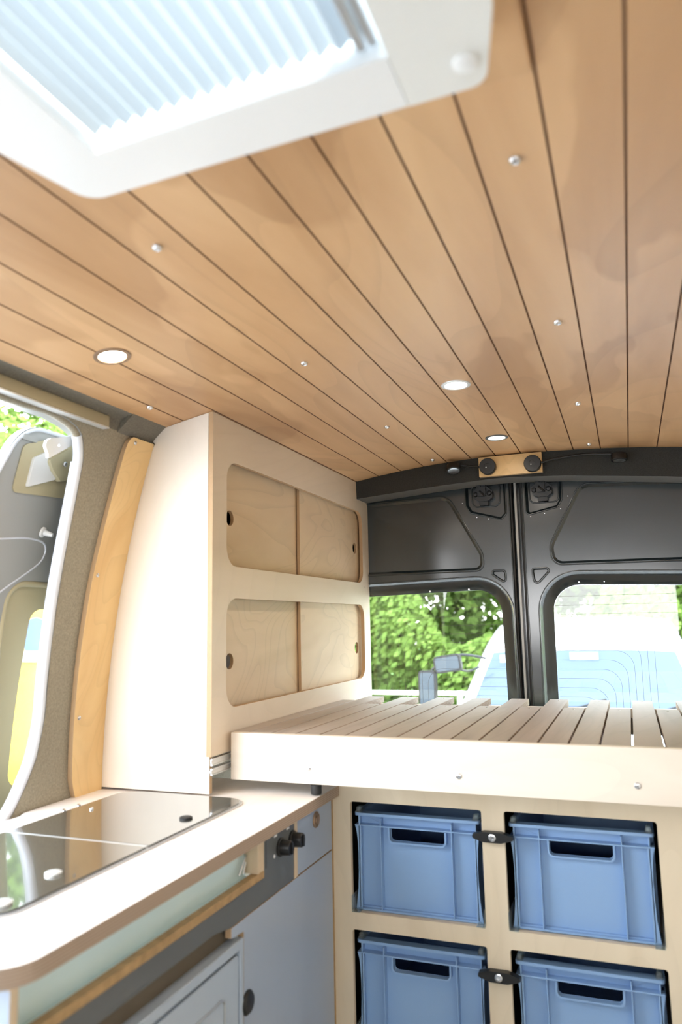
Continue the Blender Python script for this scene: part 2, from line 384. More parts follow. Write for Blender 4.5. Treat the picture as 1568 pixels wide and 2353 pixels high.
def cz(x):                                   # underside of the arched ceiling
    u = x+.34; return 1.847-(.155 if u < 0 else .10)*u*u
def wx(z, off=0): return -1.187+.196*(max(z, .93)-.93)**2+off    # inner face of the left body side
def interp(tab, z):
    tab = sorted(tab)
    if z <= tab[0][0]: return tab[0][1]
    for (a, b), (c, d) in zip(tab, tab[1:]):
        if z <= c: return b+(d-b)*(z-a)/(c-a)
    return tab[-1][1]

# ================================================================== THE VAN SHELL
obj('floor', MB().box(-1.19, .55, -1.25, 2.62, -.04, 0), 'floor', kind='structure')

# ceiling: tongue-and-groove boards along the van, bent over the arch, open for the rooflight
GX = [.1169-.0832*k for k in range(-3, 14)]
def ceil_profile():
    xs = set()
    x = -1.0156
    for g in GX: xs.update([round(g-.0017, 5), round(g, 5), round(g+.0017, 5)])
    k = -1.0156
    while k < .36: xs.add(round(k, 5)); k += .0208
    xs.update([-1.0156, .3560, -.50, -.14])
    out = []
    for q in sorted(xs):
        if q < -1.0157 or q > .3561: continue
        z = cz(q)
        ing = False
        for g in GX:
            if abs(q-g) < 1e-5: z += .0032; ing = True
            elif abs(q-g) < .00169: z = None; break
        if z is not None: out.append((q, z, ing))
    return out
prof = ceil_profile()
mb = MB()
YS = [-1.25, .17, .575, 2.60]
vs = [(x, y, z) for y in YS for (x, z, g) in prof]
n = len(prof); fs = []; mi = []
for j in range(3):
    for i in range(n-1):
        if j == 1 and prof[i][0] >= -.5001 and prof[i+1][0] <= -.1399: continue
        fs.append((j*n+i, j*n+i+1, (j+1)*n+i+1, (j+1)*n+i)); mi.append(1 if prof[i][2] or prof[i+1][2] else 0)
mb.add(vs, fs, mi)
ceiling = obj('ceiling', mb, ['ceil', 'groove'], kind='structure', smooth=False)
# outer roof above it
mb = MB().prism('z', 1.885, 1.90, rect(-1.22, -1.25, .58, 2.66), [rect(-.51, .16, -.13, .585)])
obj('roof_skin', mb, 'paint', ceiling)
mb = MB()
for a, b, c, d in ((-.51, -.13, .155, .16), (-.51, -.13, .585, .59), (-.515, -.51, .155, .59), (-.13, -.125, .155, .59)):
    mb.box(a, b, c, d, 1.80, 1.90)
obj('roof_opening_lining', mb, 'white', ceiling)
# one short board end beside the rooflight sits a little proud, with an open joint next to it
mb = MB().prism('z', 1.8305, 1.8385, [(-.128, -.3), (-.0525, -.3), (-.0525, .690), (-.128, .690)])
obj('board_end', mb, 'ceil', ceiling, bevel=.001)

# left body side: felt-lined sheet that curves inward with height, with the sliding-door opening in it
SEAL = [(.02, 1.10), (.45, 1.10), (.70, 1.12), (.85, 1.17), (.948, 1.2456), (.99, 1.272), (1.034, 1.293), (1.112, 1.307), (1.2035, 1.304), (1.342, 1.2998), (1.4536, 1.2975), (1.575, 1.2932), (1.6584, 1.286), (1.695, 1.272), (1.71, 1.262), (1.722, 1.243), (1.731, 1.21), (1.737, 1.16)]
def left_sheet(off, mb, dy=0.):
    zs = sorted(set([z for z, _ in SEAL]+[.1*k for k in range(1, 17)]+[1.25+.03*k for k in range(14)]))
    zs = [z for z in zs if .02 <= z <= 1.737]
    rows = [[(wx(z, off), interp(SEAL, z)+dy+(2.62-interp(SEAL, z)-dy)*t/4, z) for t in range(5)] for z in zs]
    v = [p for r in rows for p in r]
    mb.add(v, [(i*5+t, i*5+t+1, (i+1)*5+t+1, (i+1)*5+t) for i in range(len(rows)-1) for t in range(4)])
    rows = [[(wx(z, off), y, z) for y in (-1.25, .10)] for z in zs]
    v = [p for r in rows for p in r]
    mb.add(v, [(i*2, i*2+1, i*2+3, i*2+2) for i in range(len(rows)-1)])
    v = [(wx(z, off), y, z) for z in (1.737, 1.76, 1.79, 1.90) for y in (-1.25, .10, 1.16, 2.62)]
    mb.add(v, [(i*4+t, i*4+t+1, i*4+t+5, i*4+t+4) for i in range(3) for t in range(3)])
    return mb
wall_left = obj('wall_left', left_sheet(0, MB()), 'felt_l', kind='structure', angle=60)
obj('outer_skin', left_sheet(-.06, MB(), .035), 'paint_in', wall_left, angle=60)
# the metal jamb between inner lining and outer skin
zs = [z for z, _ in SEAL]
v = []
for z in zs:
    y = interp(SEAL, z); v += [(wx(z, -.001), y, z), (wx(z, -.024), y+.002, z), (wx(z, -.06), y+.035, z)]
v += [(wx(1.737, -.001), .10, 1.737), (wx(1.737, -.03), .10, 1.732), (wx(1.737, -.075), .10, 1.737)]
k = len(v)//3
mb = MB().add(v, [(i*3+t, i*3+t+1, i*3+t+4, i*3+t+3) for i in range(k-1) for t in range(2)])
obj('door_jamb', mb, 'paint_in', wall_left, angle=60)

# bulb seal that follows the edge of the sliding-door opening
def smooth_path(pts, n=6):
    out = []
    P = [Vector(p) for p in pts]
    for i in range(len(P)-1):
        p0 = P[max(i-1, 0)]; p1 = P[i]; p2 = P[i+1]; p3 = P[min(i+2, len(P)-1)]
        for k in range(n):
            t = k/n
            out.append(.5*((2*p1)+(-p0+p2)*t+(2*p0-5*p1+4*p2-p3)*t*t+(-p0+3*p1-3*p2+p3)*t**3))
    out.append(P[-1]); return out
path = [(wx(z, -.012), interp(SEAL, z)-.004, z) for z in zs if .4 < z < 1.712]
path_top = [(wx(z, -.012), interp(SEAL, z)-.004, z) for z in zs if z > 1.70]+[(wx(1.737, -.012), 1.05, 1.734), (wx(1.737, -.012), .6, 1.734), (wx(1.737, -.012), .12, 1.734)]
mb = MB().tube(smooth_path(path, 4), .0115, 10)
path2 = [(wx(z, -.024), interp(SEAL, z)-.003, z) for z in zs if .4 < z < 1.69]
mb.tube(smooth_path(path2, 4), .006, 8)
tr1 = obj('trim_1', mb, 'seal_grey', kind='structure', angle=80)
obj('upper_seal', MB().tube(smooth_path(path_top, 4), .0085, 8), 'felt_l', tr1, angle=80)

# felt cornice along the left edge of the ceiling
cor = [(-1.0156, 1.7765), (-1.030, 1.7745), (-1.042, 1.769), (-1.050, 1.760), (-1.0545, 1.748), (-1.060, 1.738), (-1.075, 1.735), (-1.075, 1.80), (-1.0156, 1.80)]
mb = MB().prism('y', -1.25, 1.4925, cor, side=0)
obj('trim_2', mb, 'felt_m', kind='structure', angle=50)
cor2 = rpoly([(-1.012, 1.778), (-1.055, 1.7405), (-1.072, 1.735), (-1.085, 1.80), (-1.012, 1.80)], [.004, .012, 0, 0, 0], 5)
mb = MB().prism('y', 1.365, 1.4915, cor2, side=0)
obj('trim_3', mb, 'felt_m', kind='structure', bevel=.004, angle=50)

obj('wall_front_light_mask', MB().prism('y', -1.262, -1.25, rect(-1.2, -.04, .56, 1.90), [rpoly(rect(-1.0, 1.12, .36, 1.62), .08, 6)]), 'felt', kind='structure')  # unseen front wall, added with a small opening to cut light from behind
# right side (behind the frame's right edge) and its felt
v = [(.517-.196*(max(z, .93)-.93)**2, y, z) for z in (0, .93, 1.1, 1.3, 1.5, 1.65, 1.90) for y in (-1.25, 2.62)]
mb = MB().add(v, [(i*2, i*2+1, i*2+3, i*2+2) for i in range(6)])
obj('wall_right', mb, 'ply_x', kind='structure', angle=60)

# rear header: felt beam that follows the arch
hx = [-1.06+.06*k for k in range(25)]
def hbot(x):
    return interp([(-1.1, 1.72), (-.84, 1.742), (-.596, 1.7603), (-.40, 1.7700), (-.335, 1.770), (-.16, 1.7600), (.181, 1.7266), (.4, 1.69)], x)
poly = [(x, hbot(x)) for x in hx]+[(x, cz(x)+.03) for x in reversed(hx)]
mb = MB().prism('y', 2.488, 2.598, poly, side=0)
trim_header = obj('trim_4', mb, 'felt', kind='structure', bevel=.006, bseg=3, angle=50)
# felt corner block where the header meets the cupboard: left end drops lower in front of the cupboard edge
# shell closing above the rear doors
mb = MB().prism('y', 2.66, 2.67, [(-1.2, .5), (-1.10, .5), (-1.10, 1.82), (.44, 1.82), (.44, .5), (.55, .5), (.55, 1.90), (-1.2, 1.90)])
obj('wall_back', mb, 'paint', kind='structure')

# ------------------------------------------------------------------ rear doors
def bead(mb, pts, r, rad=.0028, y=2.5985, closed=True):
    l = rpoly(pts, r, 8) if closed else pts
    mb.tube([(p[0], y, p[1]) for p in l], rad, 6, closed=closed)
def rear_door(name, outer, win, winr, panel, panr, tri, trir, lockp, side, label):
    mb = MB()
    W0 = rpoly(inset(win, -.042), [q+.042 if q else 0 for q in winr], 10)
    W1 = rpoly(inset(win, -.034), [q+.034 if q else 0 for q in winr], 10)
    W2 = rpoly(inset(win, -.020), [q+.020 if q else 0 for q in winr], 10)
    W3 = rpoly(win, winr, 10)
    P0 = rpoly(panel, panr, 10); P1 = rpoly(inset(panel, .008), [max(q-.008, .0) for q in panr], 10)
    T0 = rpoly(tri, trir, 5); T1 = rpoly(inset(tri, .004), [max(q-.004, .001) for q in trir], 5)
    L0 = rpoly(lockp, .010, 6); L1 = rpoly(inset(lockp, .008), .006, 6)
    mb.prism('y', 2.600, 2.601, outer, [W0, P0, T0, L0], side=0)
    mb.ring('y', P0, 2.6, P1, 2.606); mb.face('y', P1, 2.606)
    mb.ring('y', T0, 2.6, T1, 2.607); mb.face('y', T1, 2.607)
    mb.ring('y', L0, 2.6, L1, 2.612); mb.face('y', L1, 2.612)
    mb.ring('y', W0, 2.6, W1, 2.612); mb.ring('y', W1, 2.612, W2, 2.615); mb.ring('y', W2, 2.615, inset(W3, -.002) if False else W3, 2.628)
    mb.ring('y', W3, 2.628, W3, 2.645)
    d = obj(name, mb, 'paint', kind='structure', angle=28)
    b = MB()
    bead(b, inset(panel, -.004), [q+.004 for q in panr], .0022); bead(b, inset(tri, -.003), [q+.003 for q in trir], .0018)
    bead(b, inset(lockp, -.001), .011, .0022)
    c0_ = .5*(min(p[0] for p in lockp)+max(p[0] for p in lockp))
    bead(b, [(c0_-.050, 1.775), (c0_-.047, 1.696), (c0_+.047, 1.696), (c0_+.052, 1.775)], .018, .0025, y=2.611)
    bead(b, inset(win, -.046), [q+.046 if q else 0 for q in winr], .0018)
    obj('pressed_bead', b, 'paint', d, angle=80)
    # edge of the door leaf, folded back into the gutter
    e = MB()
    xe = side
    e.box(min(xe, xe+(.004 if xe < -.335 else -.004)), max(xe, xe+(.004 if xe < -.335 else -.004)), 2.596, 2.66, .60, 1.85)
    obj('folded_edge', e, 'paint', d, bevel=.0015)
    return d
XL = -.3640; XR = -.3150
outerL = [(-1.10, .55), (XL, .55), (XL, 1.86), (-1.10, 1.86)]
winL = [(-.99, .80), (-.400, .80), (-.410, 1.408), (-.99, 1.392)]
panL = [(-1.02, 1.474), (-.462, 1.474), (-.466, 1.530), (-.578, 1.738), (-1.02, 1.728)]
triL = [(-.447, 1.469), (-.389, 1.469), (-.387, 1.424)]
lokL = [(-.513, 1.80), (-.374, 1.80), (-.374, 1.666), (-.392, 1.646), (-.498, 1.676), (-.513, 1.703)]
d1 = rear_door('door_1', outerL, winL, [0, .02, .085, 0], panL, [0, .035, .04, .05, 0], triL, [.008, .010, .008], lokL, XL, 'left')
outerR = [(XR, .55), (.44, .55), (.44, 1.86), (XR, 1.86)]
winR = [(-.240, .80), (.32, .80), (.32, 1.395), (-.236, 1.415)]
panR = [(-.226, 1.484), (.36, 1.478), (.36, 1.725), (-.125, 1.745), (-.232, 1.545)]
triR = [(-.297, 1.470), (-.233, 1.470), (-.290, 1.412)]
lokR = [(-.306, 1.80), (-.184, 1.80), (-.187, 1.700), (-.202, 1.676), (-.297, 1.656), (-.306, 1.666)]
d2 = rear_door('door_2', outerR, winR, [.02, 0, 0, .085], panR, [.035, 0, 0, .05, .05], triR, [.008, .008, .010], lokR, XR, 'right')
# gutter between the two leaves: rubber lips and one pale strip
mb = MB().box(-.366, -.313, 2.640, 2.652, .55, 1.86)
gut = obj('trim_5', mb, 'paint', kind='structure')
mb = MB(); mb.tube([(-.3575, 2.612, .6), (-.3575, 2.612, 1.85)], .0055, 10); mb.tube([(-.3225, 2.615, .6), (-.3225, 2.615, 1.85)], .0055, 10)
obj('rubber_lip', mb, 'rubber', gut, angle=80)
mb = MB().box(-.3455, -.3375, 2.606, 2.640, .6, 1.85)
obj('pale_strip', mb, 'paint_in', gut, bevel=.001)

# glass panes with heating wires
def window(name, x0, x1, x_c, sgn):
    g = obj(name, MB().box(x0, x1, 2.637, 2.640, .80, 1.42), 'window', kind='structure', smooth=False)
    wr = MB(); 
    for i in range(16):
        z = 1.375-.030*i
        if z < .86: break
        r = .05+.0 
        xe = x_c-sgn*(.018+.022*i) if False else x_c-sgn*(.02+.021*(i if i > 2 else 0))
        other = x0+.004 if sgn > 0 else x1-.004
        pts = [(other, 2.6355, z)]
        if i > 2:
            rad = .055
            for k in range(7):
                a = PI/2*k/6
                pts.append((xe-sgn*rad+sgn*rad*math.sin(a), 2.6355, z-rad+rad*math.cos(a)))
            pts.append((xe, 2.6355, .84))
        else:
            pts.append((x_c, 2.6355, z))
        wr.tube(pts, .00042, 4)
    obj('heating_wires', wr, 'wire', g)
    return g
window('window_1', -.985, -.402, -.870, -1)
window('window_2', -.238, .33, .150, 1)

# door locks: clusters of black mechanism in the pressed recesses
def lock(parent, cx, cz_):
    mb = MB(); y = 2.60
    mb.prism('y', 2.584, 2.612, rpoly([(cx-.030, cz_-.020), (cx-.012, cz_-.030), (cx+.018, cz_-.030), (cx+.034, cz_-.018), (cx+.034, cz_+.004), (cx+.016, cz_+.020), (cx+.012, cz_+.040), (cx-.020, cz_+.040), (cx-.018, cz_+.018), (cx-.034, cz_+.006)], .004, 3), side=0)
    mb.prism('y', 2.572, 2.584, rpoly(rect(cx-.016, cz_-.014, cx+.012, cz_+.018), .004, 3), side=0)
    mb.box(cx-.020, cx-.006, 2.572, 2.600, cz_+.018, cz_+.038)
    mb.box(cx+.000, cx+.012, 2.574, 2.600, cz_+.020, cz_+.034)
    mb.prism('y', 2.590, 2.612, rpoly(rect(cx-.014, cz_-.044, cx+.018, cz_-.030), .002, 2), side=0)
    for a, b in ((-.024, -.006), (.024, -.004)):
        mb.lathe([(.0085, 0), (.0085, .006), (.006, .010), (.003, .0105), (.003, .007), (.0001, .007)], (cx+a, 2.584, cz_+b), (0, -1, 0), 16)
    mb.tube([(cx-.008, 2.57, cz_+.004), (cx+.008, 2.568, cz_-.012)], .0035, 8)
    return obj('door_lock', mb, 'blackp', parent, bevel=.0008, label='black door lock')
lock(d1, -.450, 1.742); lock(d2, -.250, 1.742)
# small steel buttons and clip marks on the doors
for d, pts in ((d1, [(-.476, 1.658), (-.436, 1.650), (-.525, 1.712), (-.535, 1.765)]), (d2, [(-.245, 1.656), (-.192, 1.668), (-.166, 1.71), (-.292, 1.648)])):
    b = MB()
    for x, z in pts: b.lathe([(.0022, 0), (.0018, .0012), (.0001, .0016)], (x, 2.600, z), (0, -1, 0), 10)
    obj('rivet', b, 'zinc', d)
for d, pts in ((d1, [(-.66, 1.403), (-.52, 1.405)]), (d2, [(-.15, 1.418), (-.07, 1.417), (.02, 1.415), (.09, 1.413)])):
    for x, z in pts: obj('glass_clip', MB().lathe([(.004, 0), (.004, .003), (.0025, .005), (.0001, .005)], (x, 2.626, z+.004), (0, -1, 0), 12), 'zinc', d)

# header fittings: plywood block with two gooseneck reading lamps
blk = obj('mounting_block', MB().prism('y', 2.470, 2.4875, rect(-.4385, 1.7755, -.2315, 1.8425), side=1), ['strip', 'edge'], bevel=.0012,
          label='small oiled plywood block fixed on the felt header above the rear doors', cat='wooden block')
def lamp(sgn, base, head, label):
    t = thing('reading_lamp', label, 'lamp', (base[0], 2.469, base[1]), 'gooseneck reading lamps on the rear header')
    obj('base', MB().lathe([(.0265, 0), (.0275, .002), (.0275, .019), (.0255, .022), (.010, .022), (.0095, .0205), (.0001, .0205)], (base[0], 2.4695, base[1]), (0, -1, 0), 40), 'blackp', t)
    obj('touch_button', MB().lathe([(.0022, 0), (.0018, .001), (.0001, .001)], (base[0]-.004, 2.4475, base[1]-.004), (0, -1, 0), 10), 'steel', t)
    pts = [(base[0]+sgn*.024, 2.460, base[1]), (base[0]+sgn*.06, 2.468, base[1]+.010), ((base[0]+head[0])/2+sgn*.02, 2.476, (base[1]+head[1])/2+.020*(1 if sgn > 0 else .2)), (head[0]-sgn*.045, 2.472, head[1]+.016*(1 if sgn > 0 else .3)), (head[0]-sgn*.008, 2.468, head[1]+.012)]
    obj('gooseneck', MB().tube(smooth_path(pts, 6), .0036, 8), 'blackp', t, angle=80)
    c = Vector((head[0], 2.462, head[1])); ax = Vector((-.1*sgn, -.35, -1)).normalized() if sgn < 0 else Vector((0, -.1, -1))
    obj('lamp_head', MB().lathe([(.016, -.012), (.023, -.010), (.0245, -.004), (.0245, .010), (.023, .012), (.020, .0125)], c, ax, 32), 'blackp', t)
    ln = MB().lathe([(.0195, .0128), (.015, .0135), (.0001, .0135)], c, ax, 24)
    obj('lens', ln, 'zinc', t)
    return t
lamp(-1, (-.4062, 1.8067), (-.5223, 1.8135), 'black gooseneck reading lamp left of the wooden block, head tilted showing its silver lens')
lamp(1, (-.2608, 1.8034), (.0039, 1.8000), 'black gooseneck reading lamp right of the wooden block, long cable to its round head')

# ------------------------------------------------------------------ plywood strip over the door pillar
tab = [(.93, 1.402), (.945, 1.3965), (.97, 1.389), (1.07, 1.385), (1.246, 1.382), (1.40, 1.3825), (1.56, 1.390), (1.7, 1.3945), (1.72, 1.397), (1.731, 1.403), (1.737, 1.412)]
zz = sorted(set([z for z, _ in tab]+[.93+.04*k for k in range(20)])); zz = [z for z in zz if z <= 1.7371]
v = []
for z in zz:
    y = interp(tab, z)
    v += [(wx(z, .001), y, z), (wx(z, .013), y, z), (wx(z, .013), 1.4915, z), (wx(z, .001), 1.4915, z)]
k = len(zz); fs = []; mi = []
for i in range(k-1):
    for t in range(4):
        a, b = i*4+t, i*4+(t+1) % 4; fs.append((a, b, b+4, a+4)); mi.append(0 if t == 1 else 1)
fs += [(0, 1, 2, 3), tuple((k-1)*4+t for t in range(4))]; mi += [1, 1]
strip = obj('pillar_strip', MB().add(v, fs, mi), ['strip', 'edge'], angle=60, label='curved honey-coloured plywood strip screwed on the pillar beside the tall white cupboard side', cat='wooden trim')
for y, z in ((1.4214, 1.7260), (1.3975, 1.4192), (1.3995, 1.1018)):
    c = Vector((wx(z, .0128), y, z))
    obj('screw', MB().lathe([(.0052, 0), (.0048, .0018), (.003, .0032), (.0018, .0036), (.0016, .0022), (.0001, .0022)], c, (1, 0, -.1), 16), 'zinc', strip, label='silver screw')

# sliding-door rail under the cornice
rail = thing('door_rail', 'long taupe metal rail of the sliding door running below the ceiling edge', 'rail', (-1.052, .4, 1.737))
mb = MB().prism('y', -1.2, 1.318, rpoly(rect(-1.066, 1.737, -1.043, 1.764), .003, 3), side=0)
obj('rail_cover', mb, 'railmat', rail, bevel=.001)
obj('rail_lip', MB().box(-1.066, -1.0425, -1.2, 1.318, 1.7345, 1.7375), 'steel', rail)

# ------------------------------------------------------------------ sliding door, slid back outside the pillar
def dwarp(off):
    def f(c): return (wx(c.z, off)+c.x, c.y, c.z)
    return f
cuts = [((0, 0, .95+.045*k), (0, 0, 1)) for k in range(18)]
t = thing('sliding_door', 'grey sliding side door pushed back outside the left door opening, lower window cut in it', 'door', (-1.31, 1.75, -.05))
dout = rpoly([(1.135, -.05), (2.45, -.05), (2.45, 1.735), (1.20, 1.735), (1.150, 1.58)], [.02, .05, .05, .075, .2], 10)
whole = rpoly([(1.243, .86), (2.30, .86), (2.30, 1.4075), (1.262, 1.4075)], .055, 10)
obj('door_panel', MB().prism('x', -.022, 0, dout, [whole], side=0), 'paint_in', t, warp=dwarp(-.11), cuts=cuts, bevel=.003, angle=50)
wh = rpoly([(1.336, .955), (2.25, .955), (2.25, 1.345), (1.352, 1.345)], .03, 8)
obj('window_surround', MB().prism('x', -.020, -.008, inset(whole, -.004), [wh], side=0), 'tan', t, warp=dwarp(-.11), cuts=cuts, angle=50)
l = rpoly(inset([(1.243, .86), (2.30, .86), (2.30, 1.4075), (1.262, 1.4075)], .006), .05, 10)
obj('window_rubber', MB().tube([(-.006, p[0], p[1]) for p in l], .007, 8, closed=True), 'tan', t, warp=dwarp(-.11), angle=80, label='ochre rubber seal')
obj('window_pane', MB().prism('x', -.018, -.015, rpoly([(1.30, .92), (2.28, .92), (2.28, 1.38), (1.31, 1.38)], .03, 6), side=0), 'window', t, warp=dwarp(-.11), cuts=cuts)
bd = [(1.16, 1.484), (1.20, 1.489), (1.28, 1.499), (1.33, 1.497), (1.348, 1.488), (1.352, 1.470), (1.340, 1.447), (1.30, 1.418), (1.25, 1.385), (1.18, 1.33)]
obj('pressed_bead', MB().tube([(0, a, b) for a, b in [(p[0], p[1]) for p in smooth_path([(x, z, 0) for x, z in bd], 4)]], .0022, 6), 'seal_grey', t, warp=dwarp(-.11))
# recess with white cover, dark bracket, arm and locking pin
obj('recess_cover', MB().prism('x', .001, .010, rpoly([(1.247, 1.605), (1.246, 1.668), (1.278, 1.688), (1.290, 1.665), (1.326, 1.634)], .004, 3), side=0), 'white', t, warp=dwarp(-.11), bevel=.002, label='white cover plate')
obj('bracket', MB().prism('x', .006, .018, rpoly([(1.283, 1.669), (1.332, 1.704), (1.366, 1.690), (1.372, 1.640), (1.350, 1.634), (1.331, 1.630), (1.300, 1.650)], .004, 3), side=0), 'tan', t, warp=dwarp(-.11), bevel=.001, label='brown steel bracket')
br = obj('bracket_bolt', MB().lathe([(.006, 0), (.006, .004), (.004, .006), (.0001, .006)], (wx(1.668, -.090), 1.326, 1.668), (1, 0, -.2), 14), 'zinc', t)
obj('recess', MB().prism('x', .0005, .003, rpoly([(1.215, 1.590), (1.215, 1.690), (1.280, 1.716), (1.40, 1.716), (1.40, 1.600)], .012, 4), side=0), 'tan', t, warp=dwarp(-.11), label='shaded hinge recess')
arm = obj('roller_arm', MB().prism('x', 0, .007, rpoly([(1.206, 1.690), (1.216, 1.697), (1.262, 1.711), (1.300, 1.727), (1.309, 1.724), (1.305, 1.715), (1.286, 1.699), (1.223, 1.655), (1.220, 1.665), (1.213, 1.671), (1.206, 1.679)], .003, 3), [circ(1.243, 1.688, .0035, 12)], side=0), 'white', t, warp=dwarp(-.045), bevel=.001, label='white roller arm')
obj('arm_link', MB().box(-.10, -.05, 1.285, 1.300, 1.672, 1.682), 'tan', t) if False else None
obj('roller', MB().tube([(-1.074, 1.284, 1.718), (-1.070, 1.280, 1.7335)], .0055, 12), 'white', t)
obj('door_buffer', MB().lathe([(.0125, 0), (.012, .004), (.007, .006), (.006, .016), (.0045, .026), (.0001, .027)], (wx(1.517, -.108), 1.328, 1.517), (1, .35, -.35), 20), 'white', t, label='white rubber buffer')
obj('door_edge_lip', MB().tube([(.004, p[0], p[1]) for p in dout[10:]+dout[:1]] if False else [(.002, a, b) for a, b in rpoly([(1.139, .3), (1.154, 1.58), (1.204, 1.729), (1.5, 1.731)], [0, .2, .075, 0], 8)], .004, 8), 'seal_grey', t, warp=dwarp(-.11), angle=80)
obj('warning_tab', MB().prism('x', .002, .006, rpoly(rect(1.205, 1.700, 1.245, 1.712), .002, 2), side=0), 'paint_in', t, warp=dwarp(-.11))

# ================================================================== UPPER CABINET
cab = thing('wall_cabinet', 'tall pale birch wall cabinet with four sliding doors beside the rear doors', 'cabinet', (-.95, 2.05, .935))
Y0, Y1 = 1.492, 2.606
zt = lambda x: cz(x)-.0005
fp = [(Y0, 1.0137), (Y1, 1.0137), (Y1, 1.7605), (2.486, 1.7605), (2.486, cz(-.889)-.0005), (Y0, cz(-.889)-.0005)]
H1 = rpoly(rect(1.557, 1.4405, 2.541, 1.6960), .047, 10)
H2 = rpoly(rect(1.557, 1.1105, 2.541, 1.3640), .047, 10)
obj('front_panel', MB().prism('x', -.895, -.883, fp, [H1, H2]), ['ply', 'edge'], cab, bevel=.0008, angle=30)
sp_ = [(-1.186, .935), (-.8875, .935), (-.8875, 1.0137), (-.8955, 1.0137), (-.8955, zt(-.8955))]+[(x, zt(x)) for x in (-.93, -.97, -1.0150)]+[(-1.022, 1.7755), (-1.052, 1.746), (wx(1.74, .014), 1.7372)]+[(wx(z, .001), z) for z in (1.70, 1.65, 1.55, 1.45, 1.35, 1.25, 1.15, 1.05)]
obj('side_panel', MB().prism('y', Y0, Y0+.012, sp_), ['ply_side', 'edge'], cab, bevel=.0006, angle=30)
mb = MB().box(-1.15, -.897, Y0+.013, 2.600, 1.012, 1.024); mb.box(-1.12, -.920, Y0+.013, 2.600, 1.392, 1.404)
mb.box(-1.14, -1.128, Y0+.013, 2.6, .94, 1.7)
obj('carcass', mb, 'ply', cab)
for (z0, z1, hz, zl) in ((1.425, 1.715, 1.563, 'upper'), (1.095, 1.385, 1.212, 'lower')):
    # rear track: the near door; front track: the far door, whose near edge shows
    obj('sliding_door', MB().prism('x', -.9245, -.9155, rect(1.53, z0, 2.075, z1), [circ(1.630, hz+.002, .0190, 24)]), ['ply_door', 'edge'], cab, bevel=.0006)
    obj('sliding_door', MB().prism('x', -.9125, -.9035, rect(2.030, z0, 2.566, z1), [circ(2.512, hz+.002, .0195, 24)]), ['ply_door', 'edge'], cab, bevel=.0006)
mb = MB()
for z in (1.4155, 1.720, 1.0855, 1.390): mb.box(-.930, -.8965, 1.53, 2.57, z, z+.008)
obj('sliding_track', mb, 'alu', cab)
obj('screw_cap', MB().lathe([(.0018, 0), (.0001, .0005)], (-.8829, 2.55, 1.427), (1, 0, 0), 10), 'brown', cab)
# double runner the bed slides on
run = MB()
for z0, z1 in ((.974, .9885), (.9945, 1.0095)):
    run.prism('y', 1.4945, 2.55, rpoly([(-.893, z0), (-.8815, z0), (-.8815, z0+.0025), (-.884, z0+.0035), (-.884, z1-.0035), (-.8815, z1-.0025), (-.8815, z1), (-.893, z1)], .0006, 2), side=0)
obj('bed_runner', run, 'steel', cab, label='pale steel double runner')
obj('runner_bolt', MB().tube([(-.889, 1.4925, .9815), (-.889, 1.4955, .9815)], .003, 10), 'zinc', cab)

# ================================================================== BED
bed = thing('slatted_bed', 'pale plywood slatted bed platform with a deep front board', 'bed', (-.335, 1.57, .955))
lb = rpoly([(-.873, 1.560), (.200, 1.560), (.200, 1.578), (-.873, 1.578)], [.003, 0, 0, .003], 4)
obj('front_board', MB().prism('z', .955, 1.0575, lb, side=0), ['ply_x', 'edge'], bed, bevel=.0012, angle=30)
for x in (-.6796, -.3468, -.0082):
    obj('bolt', MB().lathe([(.0062, 0), (.0058, .0014), (.0035, .0024), (.002, .0026), (.0018, .0014), (.0001, .0014)], (x, 1.5601, .9885), (0, -1, 0), 20), 'zinc', bed, label='silver bolt')
obj('foot', MB().lathe([(.0115, 0), (.012, .002), (.012, .020)], (-.667, 1.573, .9325), (0, 0, 1), 24), 'rubber', bed, label='black rubber foot')
def slat(x0, x1, yend, k):
    m_ = MB().prism('z', 1.0395, 1.0575, rpoly([(x0, 1.5785), (x1, 1.5785), (x1, yend), (x0, yend)], [0, 0, .002, .002], 2))
    s_ = obj('slat', m_, ['slat', 'edge_z'], bed, bevel=.0008, angle=30)
    xm = (x0+x1)/2
    scr = MB().lathe([(.0032, 0), (.003, .0005), (.0018, .0006), (.0016, .0001), (.0001, .0001)], (xm, yend-.035, 1.0576), (0, 0, 1), 12)
    obj('screw', scr, 'zinc', s_)
for k in range(-14, 4):
    x0 = -.0125+.0588*k+.0022
    slat(x0, x0+.0544, 2.425 if k % 2 == 0 else 2.203, k)
obj('edge_slat', MB().box(-.8795, -.8375, 1.5785, 2.30, 1.0395, 1.0575), 'slat', bed, bevel=.001)
mb = MB().box(-.872, .200, 2.375, 2.397, 1.005, 1.0390)
obj('cross_beam', mb, 'ply_x', bed, bevel=.001)
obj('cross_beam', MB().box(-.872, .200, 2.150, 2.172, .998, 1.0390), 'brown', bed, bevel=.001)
obj('side_rail', MB().box(-.8805, -.862, 1.579, 2.43, .962, 1.0390), 'ply_x', bed, bevel=.001)

